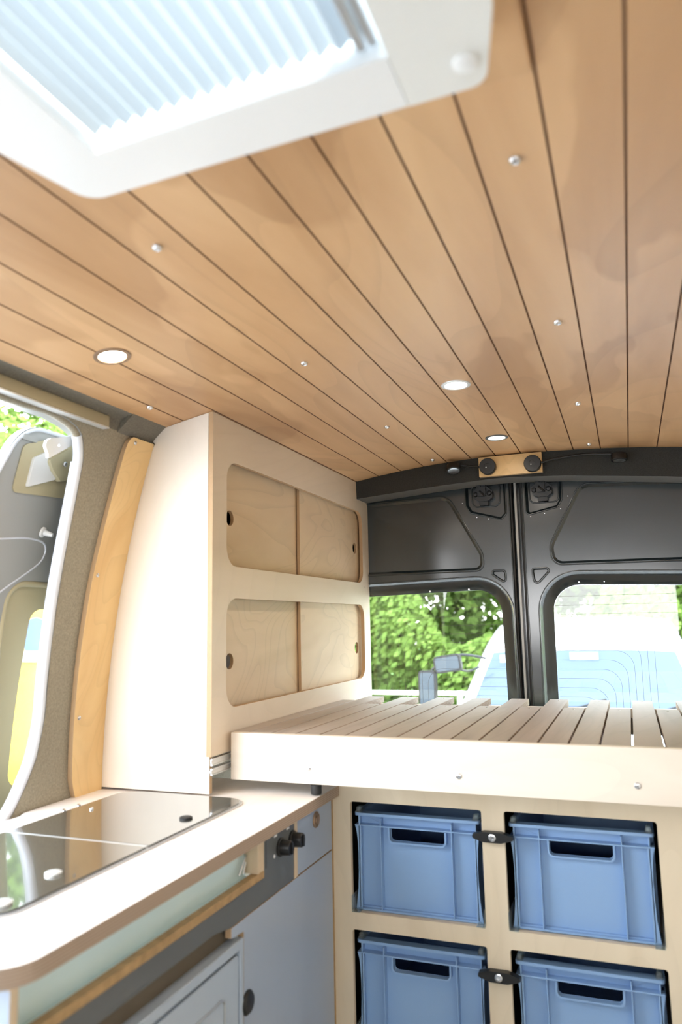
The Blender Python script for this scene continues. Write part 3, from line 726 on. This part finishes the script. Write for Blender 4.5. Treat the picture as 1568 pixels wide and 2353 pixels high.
# ================================================================== STORAGE SHELF UNDER THE BED
sh = thing('storage_shelf', 'pale birch storage shelf under the bed with cut-out bays for crates', 'shelf', (-.30, 1.95, 0))
YF = 1.680
bays = [(-.6290, -.3285, .6590, .8960), (-.2805, .0215, .6600, .8970), (-.6290, -.3285, .3855, .6225), (-.2805, .0215, .3865, .6235)]
holes = [rpoly(rect(a, c, b, d), .006, 4) for a, b, c, d in bays]
obj('front_frame', MB().prism('y', YF, YF+.012, rect(-.6735, 0, .40, .945), holes), ['ply_z', 'edge_pale'], sh, bevel=.0006, angle=30)
mb = MB()
for x in (-.6700, -.3105, .0400, .39):
    mb.box(x, x+.012, YF+.0125, 2.26, .001, .940)
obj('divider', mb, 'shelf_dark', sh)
mb = MB()
for z in (.3715, .6450):
    for x0, x1 in ((-.6575, -.3110), (-.2980, .0395)):
        mb.box(x0, x1, YF+.0125, 2.24, z, z+.0115)
obj('shelf_board', mb, 'ply_x', sh)
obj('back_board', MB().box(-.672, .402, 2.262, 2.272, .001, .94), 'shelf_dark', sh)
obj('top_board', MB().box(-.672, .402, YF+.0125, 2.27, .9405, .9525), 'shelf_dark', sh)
for i, (cx, cz_) in enumerate(((-.3040, .8462), (-.3040, .5728))):
    lt = obj('turn_latch', MB().prism('y', 1.662, 1.678, rpoly([(cx-.042, cz_-.003), (cx-.018, cz_-.0105), (cx+.018, cz_-.0105), (cx+.044, cz_-.003), (cx+.044, cz_+.0035), (cx+.018, cz_+.0105), (cx-.018, cz_+.0105), (cx-.042, cz_+.0045)], .003, 4), side=0),
             'blackp', sh, bevel=.0022, bseg=3, label='black turn latch')
    obj('screw', MB().lathe([(.0080, 0), (.0078, .0014), (.0055, .0024), (.003, .0024), (.0026, .0010), (.0001, .0010)], (cx, 1.6620, cz_), (0, -1, 0), 24), 'zinc', lt, label='silver screw')
# clear plastic guides in the corners of the bays
for a, b, c, d in bays:
    for x, s in ((a, 1), (b, -1)):
        g = MB()
        g.box(min(x+s*.001, x+s*.0025), max(x+s*.001, x+s*.0025), 1.676, 1.760, c+.001, c+.036)
        g.box(min(x+s*.0025, x+s*.020), max(x+s*.0025, x+s*.020), 1.676, 1.760, c+.001, c+.0025)
        obj('clear_guide', g, 'clear', sh, label='clear plastic guide')

# ------------------------------------------------------------------ crates
def crate(loc, label):
    t = thing('storage_crate', label, 'crate', loc, 'blue plastic crates in the shelf under the bed')
    X, Yc, Z = loc
    W, H, D = .1450, .2100, .54
    def L(x, y, z): return (X+x, Yc+y, Z+z)
    b = MB()
    fr = [(-.136, .004), (.136, .004), (.136, .205), (-.136, .205)]
    hh = rpoly(rect(-.0620, .1505, .0640, .1765), [.009, .009, .002, .002], 5)
    b.prism('y', .020, .023, fr, [hh], side=0)
    b.box(-.136, -.133, .0035, D-.01, .004, .205); b.box(.133, .136, .0035, D-.01, .004, .205)
    b.box(-.136, .136, D-.013, D-.01, .004, .205); b.box(-.136, .136, .012, D-.01, .003, .006)
    # upright ribs, the ledge under the rim and the foot ledge
    for x in (-.0825, .0815): b.box(x-.0012, x+.0012, .0005, .0205, .003, .200)
    b.box(-.1435, .1435, .0003, .0205, .1812, .1842)
    b.box(-.1400, .1400, .002, .0205, .0, .0040)
    # corner wings that swing in between rim and foot
    for s in (-1, 1):
        out = [(.1450, .0), (.1425, .014), (.1390, .045), (.1372, .085), (.1372, .120), (.1385, .150), (.1410, .170), (.1448, .1830)]
        pl = [(s*x, z) for x, z in out]+[(s*.1300, .1830), (s*.1300, .0)]
        b.prism('y', .0035, .0060, pl, side=0)
        for i in range(len(out)-1):
            (x0, z0), (x1, z1) = out[i], out[i+1]
            b.add([(s*x0, .0035, z0), (s*x0, .055, z0), (s*x1, .055, z1), (s*x1, .0035, z1), (s*(x0-.002), .0035, z0), (s*(x0-.002), .055, z0), (s*(x1-.002), .055, z1), (s*(x1-.002), .0035, z1)],
                  [(0, 1, 2, 3), (4, 5, 6, 7), (0, 1, 5, 4), (3, 2, 6, 7)])
    for s in (-1, 1):
        for y in (.06, .18, .30): b.box(min(s*.136, s*.1440), max(s*.136, s*.1440), y, y+.0025, .003, .2)
    bb = MB(); bb.v = [L(*p) for p in b.v]; bb.f = b.f; bb.m = b.m
    obj('body', bb, 'bin', t, bevel=.0006, angle=30)
    r = MB().prism('z', .2035, .2100, rpoly(rect(-W, 0, W, D), .008, 5), [rpoly(rect(-W+.010, .023, W-.010, D-.012), .008, 5)], side=0)
    q = MB(); q.v = [L(*p) for p in r.v]; q.f = r.f; q.m = r.m
    obj('rim', q, 'bin', t, bevel=.001, angle=30)
    o1 = rpoly(rect(-.0665, .1465, .0685, .1811), [.012, .012, 0, 0], 6); i1 = rpoly(rect(-.0625, .1503, .0645, .1805), [.009, .009, 0, 0], 6)
    h = MB().prism('y', .0060, .0200, o1, [i1], side=0)
    q = MB(); q.v = [L(*p) for p in h.v]; q.f = h.f; q.m = h.m
    obj('handle_frame', q, 'bin', t, bevel=.0008, angle=30)
    for x in (-.133, .138):
        c = MB()
        c.box(x-.010, x+.004, .004, .030, .2102, .2125); c.box(x-.008, x+.001, .006, .014, .2125, .2210); c.box(x-.008, x+.001, .020, .030, .2125, .2200)
        q = MB(); q.v = [L(*p) for p in c.v]; q.f = c.f; q.m = c.m
        obj('lid_clip', q, 'clear', t, label='clear lid clip')
    return t
c0 = crate((-.4820, 1.700, .6575), 'blue plastic crate in the upper shelf bay beside the kitchen, half in shade')
dup(c0, (-.1300, 1.700, .6585), 'brightly lit blue plastic crate in the upper right shelf bay')
dup(c0, (-.4820, 1.700, .3840), 'shaded blue plastic crate in the lower bay beside the kitchen unit')
dup(c0, (-.1300, 1.700, .3850), 'blue plastic crate below the brightly lit one, cut by the picture edge')

# ================================================================== KITCHEN UNIT
kit = thing('kitchen_unit', 'grey-blue kitchen unit with plywood edges under the white worktop', 'kitchen unit', (-.92, 1.19, 0))
XK = -.672
obj('end_panel', MB().prism('y', .700, .713, rect(-1.165, .001, -.666, .9065)), ['laminate', 'edge_pale'], kit, bevel=.001)
# lower front panel
obj('lower_panel', MB().prism('x', XK-.013, XK, [(1.206, .7885), (1.6715, .7885), (1.6715, .06), (1.250, .06), (1.250, .768), (1.206, .772)]), ['laminate', 'edge'], kit, bevel=.0007)
obj('lock_panel', MB().prism('x', XK-.013, XK, rect(1.4810, .7915, 1.6715, .9060), side=1), ['laminate', 'edge'], kit, bevel=.0007)
kb = obj('push_lock', MB().lathe([(.0170, 0), (.0170, .0015), (.0150, .0035), (.0125, .0035), (.0120, .0020), (.0095, .0020), (.0090, .0055), (.0001, .0062)], (XK+.0002, 1.5790, .8770), (1, 0, 0), 32), 'bronze', kit, label='dull metal push-button lock')
obj('edge_strip', MB().box(XK-.013, XK+.001, 1.4655, 1.4795, .7900, .9060), 'edge_pale', kit, bevel=.0005)
obj('end_strip', MB().box(XK-.013, XK+.0003, 1.6720, 1.6795, .001, .9065), 'ochre', kit)
obj('dark_fascia', MB().prism('x', XK-.013, XK-.001, [(.7135, .7985), (1.150, .7985), (1.205, .7895), (1.4650, .7895), (1.4650, .9060), (1.3300, .9060), (1.3300, .8320), (.7135, .8320)], side=0), 'dark', kit, bevel=.0006)
obj('niche_post', MB().box(XK-.05, XK+.0004, 1.3040, 1.3290, .8458, .9060), 'edge_pale', kit, bevel=.0006)
obj('niche_edging', MB().prism('x', XK-.016, XK+.0005, [(.7135, .8330), (1.3290, .8330), (1.3290, .8455), (.7135, .8455)], side=0), 'ochre', kit, bevel=.0006, label='plywood edging')
obj('recess_shade_board', MB().box(XK-.026, XK-.020, .7135, 1.2490, .755, .8050), 'brown', kit)  # brown sheet put in for the shade above the fridge
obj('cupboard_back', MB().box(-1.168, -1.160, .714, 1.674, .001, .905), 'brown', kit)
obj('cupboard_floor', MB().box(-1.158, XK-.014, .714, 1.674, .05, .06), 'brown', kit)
# mint-tinted tray in the niche
ni = MB().box(-.706, -.699, .714, 1.3020, .8385, .9060); ni.box(-.699, -.6885, .714, 1.3020, .8385, .8420)
obj('niche_panel', ni, 'mint', kit, bevel=.001, label='pale mint panel')
nl = MB().tube(smooth_path([(-.692, 1.268, .853), (-.690, 1.276, .866), (-.690, 1.287, .876), (-.692, 1.297, .880)], 5), .0022, 8); nl.tube([(-.690, 1.280, .852), (-.690, 1.290, .870)], .0018, 8)
obj('niche_clip', nl, 'zinc', kit, angle=80)

# worktop
wt = rpoly([(-.655, .682), (-.655, 1.6785), (-1.184, 1.6785), (-1.184, 1.262), (-1.170, 1.235), (-1.170, .682)], [.055, 0, 0, 0, 0, .03], 14)
worktop = obj('worktop', MB().prism('z', .9070, .9300, wt), ['top', 'edge_z'], bevel=.0012, angle=30,
              label='long pale worktop with a rounded near corner and brown plywood edge', cat='worktop')

# gas hob controls
ctl = thing('hob_control', 'dark gas hob control panel with two black knobs under the worktop', 'control panel', (XK, 1.40, .84))
obj('control_plate', MB().prism('x', XK-.0008, XK+.0008, rpoly(rect(1.338, .846, 1.462, .9035), .002, 2), side=0), 'dark', ctl)
for y, z in ((1.3975, .8690), (1.4530, .8690)):
    kn = obj('knob', MB().lathe([(.0175, 0), (.0175, .003), (.0145, .0045), (.0135, .022), (.0125, .024), (.0001, .024)], (XK+.001, y, z), (1, 0, 0), 28), 'blackp', ctl)
    obj('knob_grip', MB().box(XK+.0245, XK+.0290, y-.0022, y+.0022, z-.011, z+.011), 'blackp', kn, bevel=.0008)
mk = MB()
for y in (1.372, 1.428):
    obj('printed_mark', MB().prism('x', XK+.0008, XK+.0011, rpoly(rect(y-.001, .893, y+.012, .8965), .001, 2), side=0), 'mark', ctl)
obj('igniter_button', MB().lathe([(.0035, 0), (.003, .001), (.0001, .0013)], (XK+.0009, 1.3715, .8590), (1, 0, 0), 12), 'mark', ctl)

# fridge
fr = thing('fridge', 'silver-grey built-in fridge at the bottom of the kitchen unit', 'fridge', (-.9, 1.0, .02))
obj('cabinet_body', MB().box(-1.14, XK-.018, .745, 1.246, .061, .7600), 'fridge', fr, bevel=.002)
obj('door_frame', MB().prism('x', XK-.018, XK+.002, rect(.745, .075, 1.246, .7605), [rpoly(rect(.762, .09, 1.2335, .7445), .004, 3)], side=0), 'fridge', fr, bevel=.0015)
fd = obj('door', MB().prism('x', XK-.016, XK+.001, rpoly(rect(.768, .097, 1.2285, .7385), .006, 4), side=0), 'fridge', fr, bevel=.002)
obj('door_gasket', MB().prism('x', XK-.0165, XK-.010, rect(.760, .088, 1.2355, .7490), side=0), 'rubber', fr)
obj('door_inlay', MB().tube([(XK+.0012, p[0], p[1]) for p in rpoly(rect(.815, .15, 1.18, .690), .012, 5)], .0022, 6, closed=True), 'alu', fd)
obj('hinge_cap', MB().lathe([(.020, 0), (.020, .002), (.016, .006), (.0001, .007)], (XK+.0003, 1.262, .6480), (1, 0, 0), 28), 'blackp', kit, label='black round cap')

# smoked-glass hob and sink lid
lid = thing('hob_sink_lid', 'smoked glass lid of the hob and sink let into the pale worktop', 'hob lid', (-.94, 1.14, .930))
GO = [(-.785, .795), (-.785, 1.478), (-1.095, 1.478), (-1.095, .795)]
obj('steel_rim', MB().prism('z', .9302, .9325, rpoly(inset(GO, -.005), .050, 12), [rpoly(inset(GO, .006), .040, 12)], side=0), 'alu', lid, bevel=.0008)
obj('glass_panel', MB().prism('z', .9310, .9352, rpoly([(-.786, 1.1265), (-.786, 1.477), (-1.094, 1.477), (-1.094, 1.1265)], [.002, .045, .045, .002], 12), side=0), 'glassdark', lid, bevel=.0015)
obj('glass_panel', MB().prism('z', .9310, .9352, rpoly([(-.786, 1.1190), (-.786, .796), (-1.094, .796), (-1.094, 1.1190)], [.002, .045, .045, .002], 12), side=0), 'glassdark', lid, bevel=.0015)
obj('joint_strip', MB().box(-1.092, -.788, 1.1200, 1.1255, .9305, .9348), 'steel', lid, label='bright metal joint strip')
for x, y in ((-.8218, 1.2960), (-.8363, .9560)):
    obj('rubber_foot', MB().lathe([(.0125, 0), (.0125, .003), (.0105, .0042), (.0001, .0042)], (x, y, .9353), (0, 0, 1), 24), 'rubber' if y > 1.1 else 'steel', lid)
obj('rubber_foot', MB().lathe([(.014, 0), (.014, .003), (.012, .0042), (.0001, .0042)], (-.815, .835, .9353), (0, 0, 1), 24), 'steel', lid)
for x, y in ((-1.1035, 1.285), (-1.1035, 1.330), (-1.052, 1.306)):
    obj('hinge_pin', MB().lathe([(.0042, 0), (.004, .003), (.002, .0045), (.0001, .0046)], (x, y, .9325 if x < -1.1 else .9353), (0, 0, 1), 14), 'zinc', lid)

# ================================================================== ROOFLIGHT
rl = thing('rooflight', 'large white square rooflight frame with a pleated blind, nearest the camera', 'rooflight', (-.32, .38, 1.77))
zc0, zc1 = 1.779, 1.8385
left_side = rpoly([(-.160, .6225), (-.5385, .6375), (-.5720, .500), (-.5760, .34), (-.545, .085), (-.160, .085)], [0, .028, .2, .3, .04, 0], 10)
inner = [(-.4765, .5700), (-.1640, .5560), (-.1640, .190), (-.4765, .190)]
# frame as a C round the opening
LS = [(-.1605, .6225)]+left_side[1:-1]+[(-.1605, .085), (-.1605, .190), (-.4765, .190), (-.4765, .5700), (-.1605, .5560)]
obj('frame', MB().prism('z', zc0, zc1, LS, side=0), 'white', rl, bevel=.004, bseg=3, angle=40)
RS = rpoly([(-.1595, .6222), (-.1595, .085), (-.090, .085), (-.0600, .34), (-.0655, .53), (-.0865, .6195)], [0, 0, .04, .3, .1, .020], 8)
obj('side_cover', MB().prism('z', zc0-.001, zc1-.001, RS, side=0), 'cream', rl, bevel=.007, bseg=3, angle=40, label='warm white side cover')
obj('catch_button', MB().lathe([(.011, 0), (.011, .003), (.008, .005), (.0001, .005)], (-.0990, .5850, 1.7775), (0, 0, -1), 24), 'white', rl)
mb = MB(); xx = [-.4745+.00975*k for k in range(31)]
v = []
for y in (.192, .5660):
    for k, x in enumerate(xx): v.append((x, y-(.0 if y < .3 else .045*(x+.4765)), 1.7955+(.009 if k % 2 else 0)))
n = len(xx); mb.add(v, [(i, i+1, n+i+1, n+i) for i in range(n-1)])
obj('pleated_blind', mb, 'blind', rl, smooth=False)
mb = MB().box(-.1855, -.1765, .192, .5500, 1.786, 1.806); mb.box(-.1745, -.1665, .192, .5500, 1.788, 1.806)
obj('blind_rail', mb, 'alu', rl, bevel=.001)
obj('dome', MB().prism('z', 1.900, 1.904, rect(-.53, .14, -.11, .61), side=0), 'dome', rl)

# ================================================================== CEILING LIGHTS AND SCREWS
def ceiling_light(x, y, label, bez):
    nrm = Vector((0, 0, 1)); u = x+.34; sl = -2*(.155 if u < 0 else .1)*u; nrm = Vector((sl, 0, -1)).normalized()
    t = thing('ceiling_light', label, 'light', (x, y, cz(x)-.004), 'recessed round downlights in the wooden ceiling')
    c = Vector((x, y, cz(x)))
    obj('bezel', MB().lathe([(.0345, 0), (.0340, .0022), (.0300, .0035), (.0260, .0030), (.0245, .0012), (.0245, 0)], c, nrm, 40), bez, t)
    obj('diffuser', MB().lathe([(.0245, .0002), (.0235, .0016), (.0001, .0022)], c, nrm, 32), 'lens', t)
    l = bpy.data.lights.new('downlight', 'SPOT'); l.energy = 2.0; l.spot_size = 2.6; l.spot_blend = 1; l.shadow_soft_size = .02; l.color = (1, .86, .68)
    lo = bpy.data.objects.new('downlight', l); COL.objects.link(lo); lo.location = c+nrm*.012; lo.rotation_euler = nrm.to_track_quat('-Z', 'Y').to_euler()
    lo.rotation_euler = (0, 0, 0)
    return t
ceiling_light(-.8708, 1.1036, 'lit round downlight with brown rim in the ceiling near the sliding door', 'bronze')
ceiling_light(-.3417, 1.6755, 'lit round downlight with silver-grey rim in the middle of the ceiling', 'steel')
ceiling_light(-.3372, 2.2301, 'lit round downlight with dark rim just in front of the rear header', 'dark')

scr0 = None
for x, y, lab in ((-.0887, .8391, 'nearest silver screw in the right row of the wooden ceiling'),
                  (-.0854, 1.3672, 'second silver screw of the right row in the wooden ceiling'),
                  (-.0849, 1.9304, 'third silver screw of the right row, beside the middle downlight'),
                  (-.0808, 2.4137, 'silver screw of the right row closest to the rear header'),
                  (-.5935, .8444, 'silver screw in the wooden ceiling closest to the rooflight corner'),
                  (-.5953, 1.3700, 'silver ceiling screw midway between the left and middle downlights'),
                  (-.5920, 1.9314, 'silver ceiling screw above the far end of the upper cabinet doors'),
                  (-.5818, 2.4092, 'silver ceiling screw close to the left end of the rear header'),
                  (-.9678, 1.3601, 'silver ceiling screw by the felt cornice and the cabinet top')):
    c = Vector((x, y, cz(x)))
    if scr0 is None:
        scr0 = obj('ceiling_screw', MB().lathe([(.0078, 0), (.0076, .0020), (.0062, .0045), (.0036, .0056), (.0030, .0042), (.0001, .0042)], (0, 0, 0), (0, 0, -1), 24), 'zinc',
                   origin=(0, 0, 0), label=lab, cat='screw', group='dome-head screws in the wooden ceiling')
        scr0.location = c
    else:
        o = scr0.copy(); COL.objects.link(o); o.location = c; o['label'] = lab

# ================================================================== OUTSIDE
obj('ground', MB().box(-60, 60, -40, 60, -.80, -.70), 'asphalt', kind='structure')
obj('verge', MB().box(-60, 60, 8.2, 60, -.7, -.60), 'grass', kind='structure')

def strip_body(prof_, wf, bottom, nx=9, cx=0., crown=.03):
    """Vehicle body: a ribbon across the centre-line profile, and sides down to `bottom`."""
    mb = MB(); rows = []
    for y, z in prof_:
        wd = wf(z); r = []
        for i in range(nx):
            t = -1+2*i/(nx-1); r.append((cx+wd*t, y+.10*t*t*(1 if y < 6.6 else 0), z-crown*t*t*t*t))
        rows.append(r)
    v = [p for r in rows for p in r]; k = len(rows)
    mb.add(v, [(i*nx+j, i*nx+j+1, (i+1)*nx+j+1, (i+1)*nx+j) for i in range(k-1) for j in range(nx-1)])
    for s in (0, nx-1):
        col = []
        for i in range(k):
            x0, y0, z0 = rows[i][s]; c = []
            for q in range(6):
                z = z0+(bottom-z0)*q/5; wd = max(wf(z), abs(x0-cx)); c.append((cx+(wd if s else -wd), y0, z))
            col.append(c)
        vv = [p for c in col for p in c]
        mb.add(vv, [(i*6+q, i*6+q+1, (i+1)*6+q+1, (i+1)*6+q) for i in range(k-1) for q in range(5)])
    return mb, rows
wfun = lambda z: interp([(-.5, .94), (.2, .96), (.61, .93), (1.07, .77), (1.25, .71), (1.31, .64)], z)
CX = -.38
prof_ = [(5.30, -.40), (5.22, -.15), (5.25, .20), (5.40, .40), (5.62, .50), (5.75, .56), (6.22, 1.05), (6.34, 1.14), (6.55, 1.23), (6.85, 1.285), (7.4, 1.31), (8.5, 1.31), (8.75, 1.24), (8.8, .4), (8.8, -.40)]
van = thing('parked_van', 'white van with windscreen painted the blue of reflected sky parked facing the rear doors', 'van', (CX, 7.6, -.70))
mb, rows = strip_body(prof_, wfun, -.45, cx=CX)
vb = obj('body', mb, 'vanwhite', van, angle=40)
def patch(i0, i1, j0, j1, lift):
    r = []
    for a in range(0, 7):
        t = a/6; y = prof_[i0][0]+(prof_[i1][0]-prof_[i0][0])*t; z = prof_[i0][1]+(prof_[i1][1]-prof_[i0][1])*t
        row = []
        for b in range(9):
            u = j0+(j1-j0)*b/8
            row.append((CX+wfun(z)*u*(1-.02*abs(u)), y+.10*u*u-lift, z+lift*.6-.03*u**4))
        r.append(row)
    v_ = [p for q in r for p in q]
    return MB().add(v_, [(a*9+b, a*9+b+1, (a+1)*9+b+1, (a+1)*9+b) for a in range(6) for b in range(8)])
obj('windscreen', patch(5, 6, -.90, .90, .012), 'screen', van, angle=60)
obj('sticker', MB().box(-.455, -.245, 6.135, 6.138, .985, 1.045), 'sticker', van)
obj('sticker', MB().box(-.995, -.925, 6.150, 6.153, .965, 1.025), 'sticker', van)
wp = MB()
for x in (-.75, -.15): wp.tube([(x, 5.66, .56), (x+.35, 5.80, .66), (x+.55, 5.86, .72)], .008, 6)
obj('wiper', wp, 'blackp', van)
for s in (-1, 1):
    obj('headlight', MB().prism('y', 5.20, 5.26, rpoly(rect(CX+s*.62-.15, .06, CX+s*.62+.15, .26), .05, 5), side=0), 'alu', van)
    for y in (5.95, 8.1): obj('wheel', MB().lathe([(.20, 0), (.32, .02), (.33, .10), (.32, .20), (.2, .21)], (CX+s*.86-(.105 if s > 0 else .105), y, -.37), (1, 0, 0), 28), 'rubber', van)
    sw = MB().add([(CX+s*(wfun(z)+.008), y, z) for y, z in ((6.35, .62), (7.6, .62), (7.6, 1.05), (6.62, 1.05))], [(0, 1, 2, 3)])
    obj('side_window', sw, 'screen', van)
obj('bumper', MB().prism('z', -.42, -.12, rpoly(rect(CX-.95, 5.10, CX+.95, 5.35), .09, 5), side=0), 'blackp', van, bevel=.02)
# truck-style mirrors on arms
def mirror(cx, cy_, cz_, w_, h_, rot, nm, lab):
    o1 = rpoly(rect(-w_/2, -h_/2, w_/2, h_/2), .03, 5)
    q = MB().prism('y', -.03, .03, o1, side=0)
    a = math.radians(rot); q.v = [(cx+x*math.cos(a)+z*math.sin(a), cy_+y, cz_-x*math.sin(a)+z*math.cos(a)) for x, y, z in q.v]
    ob = obj(nm, q, 'blackp', van, bevel=.01, label=lab)
    g = MB().prism('y', -.034, -.031, rpoly(rect(-w_/2+.015, -h_/2+.015, w_/2-.015, h_/2-.015), .02, 4), side=0)
    g.v = [(cx+x*math.cos(a)+z*math.sin(a), cy_+y, cz_-x*math.sin(a)+z*math.cos(a)) for x, y, z in g.v]
    obj('mirror_glass', g, 'mirror', ob)
mirror(-1.385, 6.0, .965, .22, .135, -8, 'upper_mirror', 'wide black wing mirror')
mirror(-1.555, 6.0, .765, .145, .29, 0, 'lower_mirror', 'tall black wing mirror')
obj('mirror_arm', MB().tube(smooth_path([(-1.10, 6.12, 1.00), (-1.28, 6.08, 1.03), (-1.40, 6.05, .99), (-1.52, 6.05, .92), (-1.555, 6.04, .86)], 5), .011, 8), 'blackp', van)
obj('mirror_arm', MB().tube(smooth_path([(-1.16, 6.15, .93), (-1.25, 6.10, .90), (-1.33, 6.05, .93)], 5), .009, 8), 'blackp', van)

# white rail fence behind the parked van
gf = thing('rail_fence', 'white horizontal rail fence beyond the parked van in front of the trees', 'fence', (-1, 9.2, -.60))
obj('rail', MB().box(-8, 7, 9.18, 9.22, .405, .455), 'vanwhite', gf, bevel=.004)
for x in (-7, -4.6, -2.0, .8, 3.4, 6): obj('post', MB().box(x-.03, x+.03, 9.22, 9.27, -.6, .455), 'vanwhite', gf)

# trees
def crown_mesh(seed, n=13000, rx=1.35, rz=2.9):
    R = random.Random(seed); blobs = []
    for i in range(46):
        a = R.uniform(0, 2*PI); u = R.uniform(-1, 1); s = math.sqrt(1-u*u); rr = R.uniform(.55, 1)
        blobs.append((Vector((rx*s*math.cos(a)*rr, rx*s*math.sin(a)*rr, rz*u*rr)), R.uniform(.35, .75)))
    vs = []; fs = []
    for i in range(n):
        b, r = R.choice(blobs); d = Vector((R.gauss(0, 1), R.gauss(0, 1), R.gauss(0, 1))).normalized()*r*R.uniform(.75, 1.02)
        c = b+d; nrm = (d.normalized()+Vector((R.gauss(0, .5), R.gauss(0, .5), R.gauss(0, .5)+.3))).normalized()
        u = nrm.orthogonal().normalized(); v_ = nrm.cross(u); a = R.uniform(0, 2*PI); u, v_ = u*math.cos(a)+v_*math.sin(a), v_*math.cos(a)-u*math.sin(a)
        L_ = R.uniform(.05, .10); k = len(vs)
        vs += [c-u*L_, c-v_*L_*.6+nrm*L_*.1, c+u*L_, c+v_*L_*.6+nrm*L_*.1]; fs.append((k, k+1, k+2, k+3))
    me = bpy.data.meshes.new('crown'); me.from_pydata([tuple(p) for p in vs], [], fs); me.materials.append(M['leaf'])
    return me
crowns = [crown_mesh(1), crown_mesh(2)]
trunkmb = MB().tube([(0, 0, 0), (.05, .02, 1.4), (-.05, 0, 2.8), (.05, .05, 4.2)], [.2, .15, .11, .05], 10)
for bx, by, bz in ((1.2, .3, 3.6), (-1.1, -.4, 3.4), (.2, 1.1, 3.9)): trunkmb.tube([(0, 0, 1.9), (bx*.5, by*.5, 2.8), (bx, by, bz)], [.09, .06, .03], 8)
tr0 = None
TREES = [(-7.4, 12.6, 'leafy green tree at the left edge of the left rear window'), (-4.6, 12.3, 'leafy green tree in the left part of the left rear window'),
         (-1.8, 12.7, 'leafy green tree behind the wing mirrors of the parked van'), (1.0, 12.3, 'leafy green tree above the roof of the parked van'),
         (3.8, 12.7, 'leafy green tree at the right edge of the right rear window'),
         (-9.0, 9.8, 'leafy tree seen through the top of the side door opening'), (-9.3, 15.9, 'second leafy tree farther off beyond the side door')]
TREES += [(x, 16.2, 'leafy green tree in the back row behind the nearer trees') for x in (-6.2, -3.2, -.2, 2.8, 5.8)]
for i, (x, y, lab) in enumerate(TREES):
    s = 1.0+.05*(i % 3); rot = 1.37*i; c = i % 2
    t = bpy.data.objects.new('leafy_tree', None); COL.objects.link(t); t.location = (x, y, -.70); t.rotation_euler = (0, 0, rot); t.scale = (s, s, s)
    t['label'] = lab; t['category'] = 'tree'; t['group'] = 'leafy trees outside the van'
    o = bpy.data.objects.new('crown', crowns[c]); COL.objects.link(o); o.parent = t; o.location = (0, 0, 3.0)
    if tr0 is None:
        tr0 = obj('trunk', trunkmb, 'bark', None, origin=(0, 0, 0)); tr0.location = (0, 0, 0); tr0.parent = t
    else:
        q = tr0.copy(); COL.objects.link(q); q.parent = t
# dense hedge that closes the gaps at the foot of the trees
def hedge_mesh(seed, n=34000):
    R = random.Random(seed); vs = []; fs = []
    for i in range(n):
        x = R.uniform(-6.5, 7); h = 1.9+.5*math.sin(x*1.7)+.3*math.sin(x*4.1)
        z = R.uniform(0, 1)**.8*h; y = R.gauss(0, .12)+.1*math.sin(x*2.3+z*2)
        c = Vector((x, y, z)); nrm = Vector((R.gauss(0, .6), -1+R.gauss(0, .5), R.gauss(.5, .6))).normalized()
        u = nrm.orthogonal().normalized(); v_ = nrm.cross(u); L_ = R.uniform(.035, .075); k = len(vs)
        vs += [c-u*L_, c-v_*L_*.6, c+u*L_, c+v_*L_*.6]; fs.append((k, k+1, k+2, k+3))
    me = bpy.data.meshes.new('hedge'); me.from_pydata([tuple(p) for p in vs], [], fs); me.materials.append(M['leaf']); return me
o = bpy.data.objects.new('hedge', hedge_mesh(5)); COL.objects.link(o); o.location = (-.5, 10.5, -.62)
o['label'] = 'low leafy green hedge along the foot of the trees behind the white rail'; o['category'] = 'hedge'

# white box truck and yellow vehicle beyond the side door
tk = thing('box_truck', 'bright white box truck standing outside the open side door', 'truck', (-6.2, 1.2, -.70))
obj('cargo_box', MB().box(-7.4, -5.0, -2.6, 4.6, .1, 2.72), 'vanwhite', tk, bevel=.05, bseg=3)
obj('roof_edge', MB().box(-7.45, -4.97, -2.65, 4.65, 2.68, 2.76), 'alu', tk, bevel=.01)
obj('chassis', MB().box(-7.2, -5.2, -2.5, 4.5, -.25, .1), 'blackp', tk)
for y in (-1.6, 3.4):
    for x in (-5.35, -7.25): obj('wheel', MB().lathe([(.25, 0), (.42, .02), (.44, .12), (.42, .24), (.25, .25)], (x, y, -.26), (1, 0, 0), 28), 'rubber', tk)
yv = thing('yellow_van', 'yellow vehicle glimpsed through the window of the sliding door', 'van', (-4.2, 5.9, -.70))
mb = MB().prism('x', -5.0, -3.4, rpoly([(4.95, -.45), (7.8, -.45), (7.8, 1.75), (5.25, 1.75), (5.0, 1.5)], [.1, .1, .15, .2, .1], 6), side=0)
obj('body', mb, 'yellow', yv, bevel=.04)
obj('side_stripe', MB().box(-4.98, -3.42, 4.93, 4.948, 1.035, 1.125), 'sticker', yv, label='grey front stripe')
obj('roundel', MB().lathe([(.15, 0), (.15, .01), (.0001, .012)], (-4.600, 4.948, 1.245), (0, -1, 0), 32), 'bluepaint', yv, label='blue round emblem')
for y in (5.6, 7.2): obj('wheel', MB().lathe([(.2, 0), (.32, .02), (.33, .1), (.32, .2), (.2, .21)], (-3.60, y, -.37), (1, 0, 0), 28), 'rubber', yv)
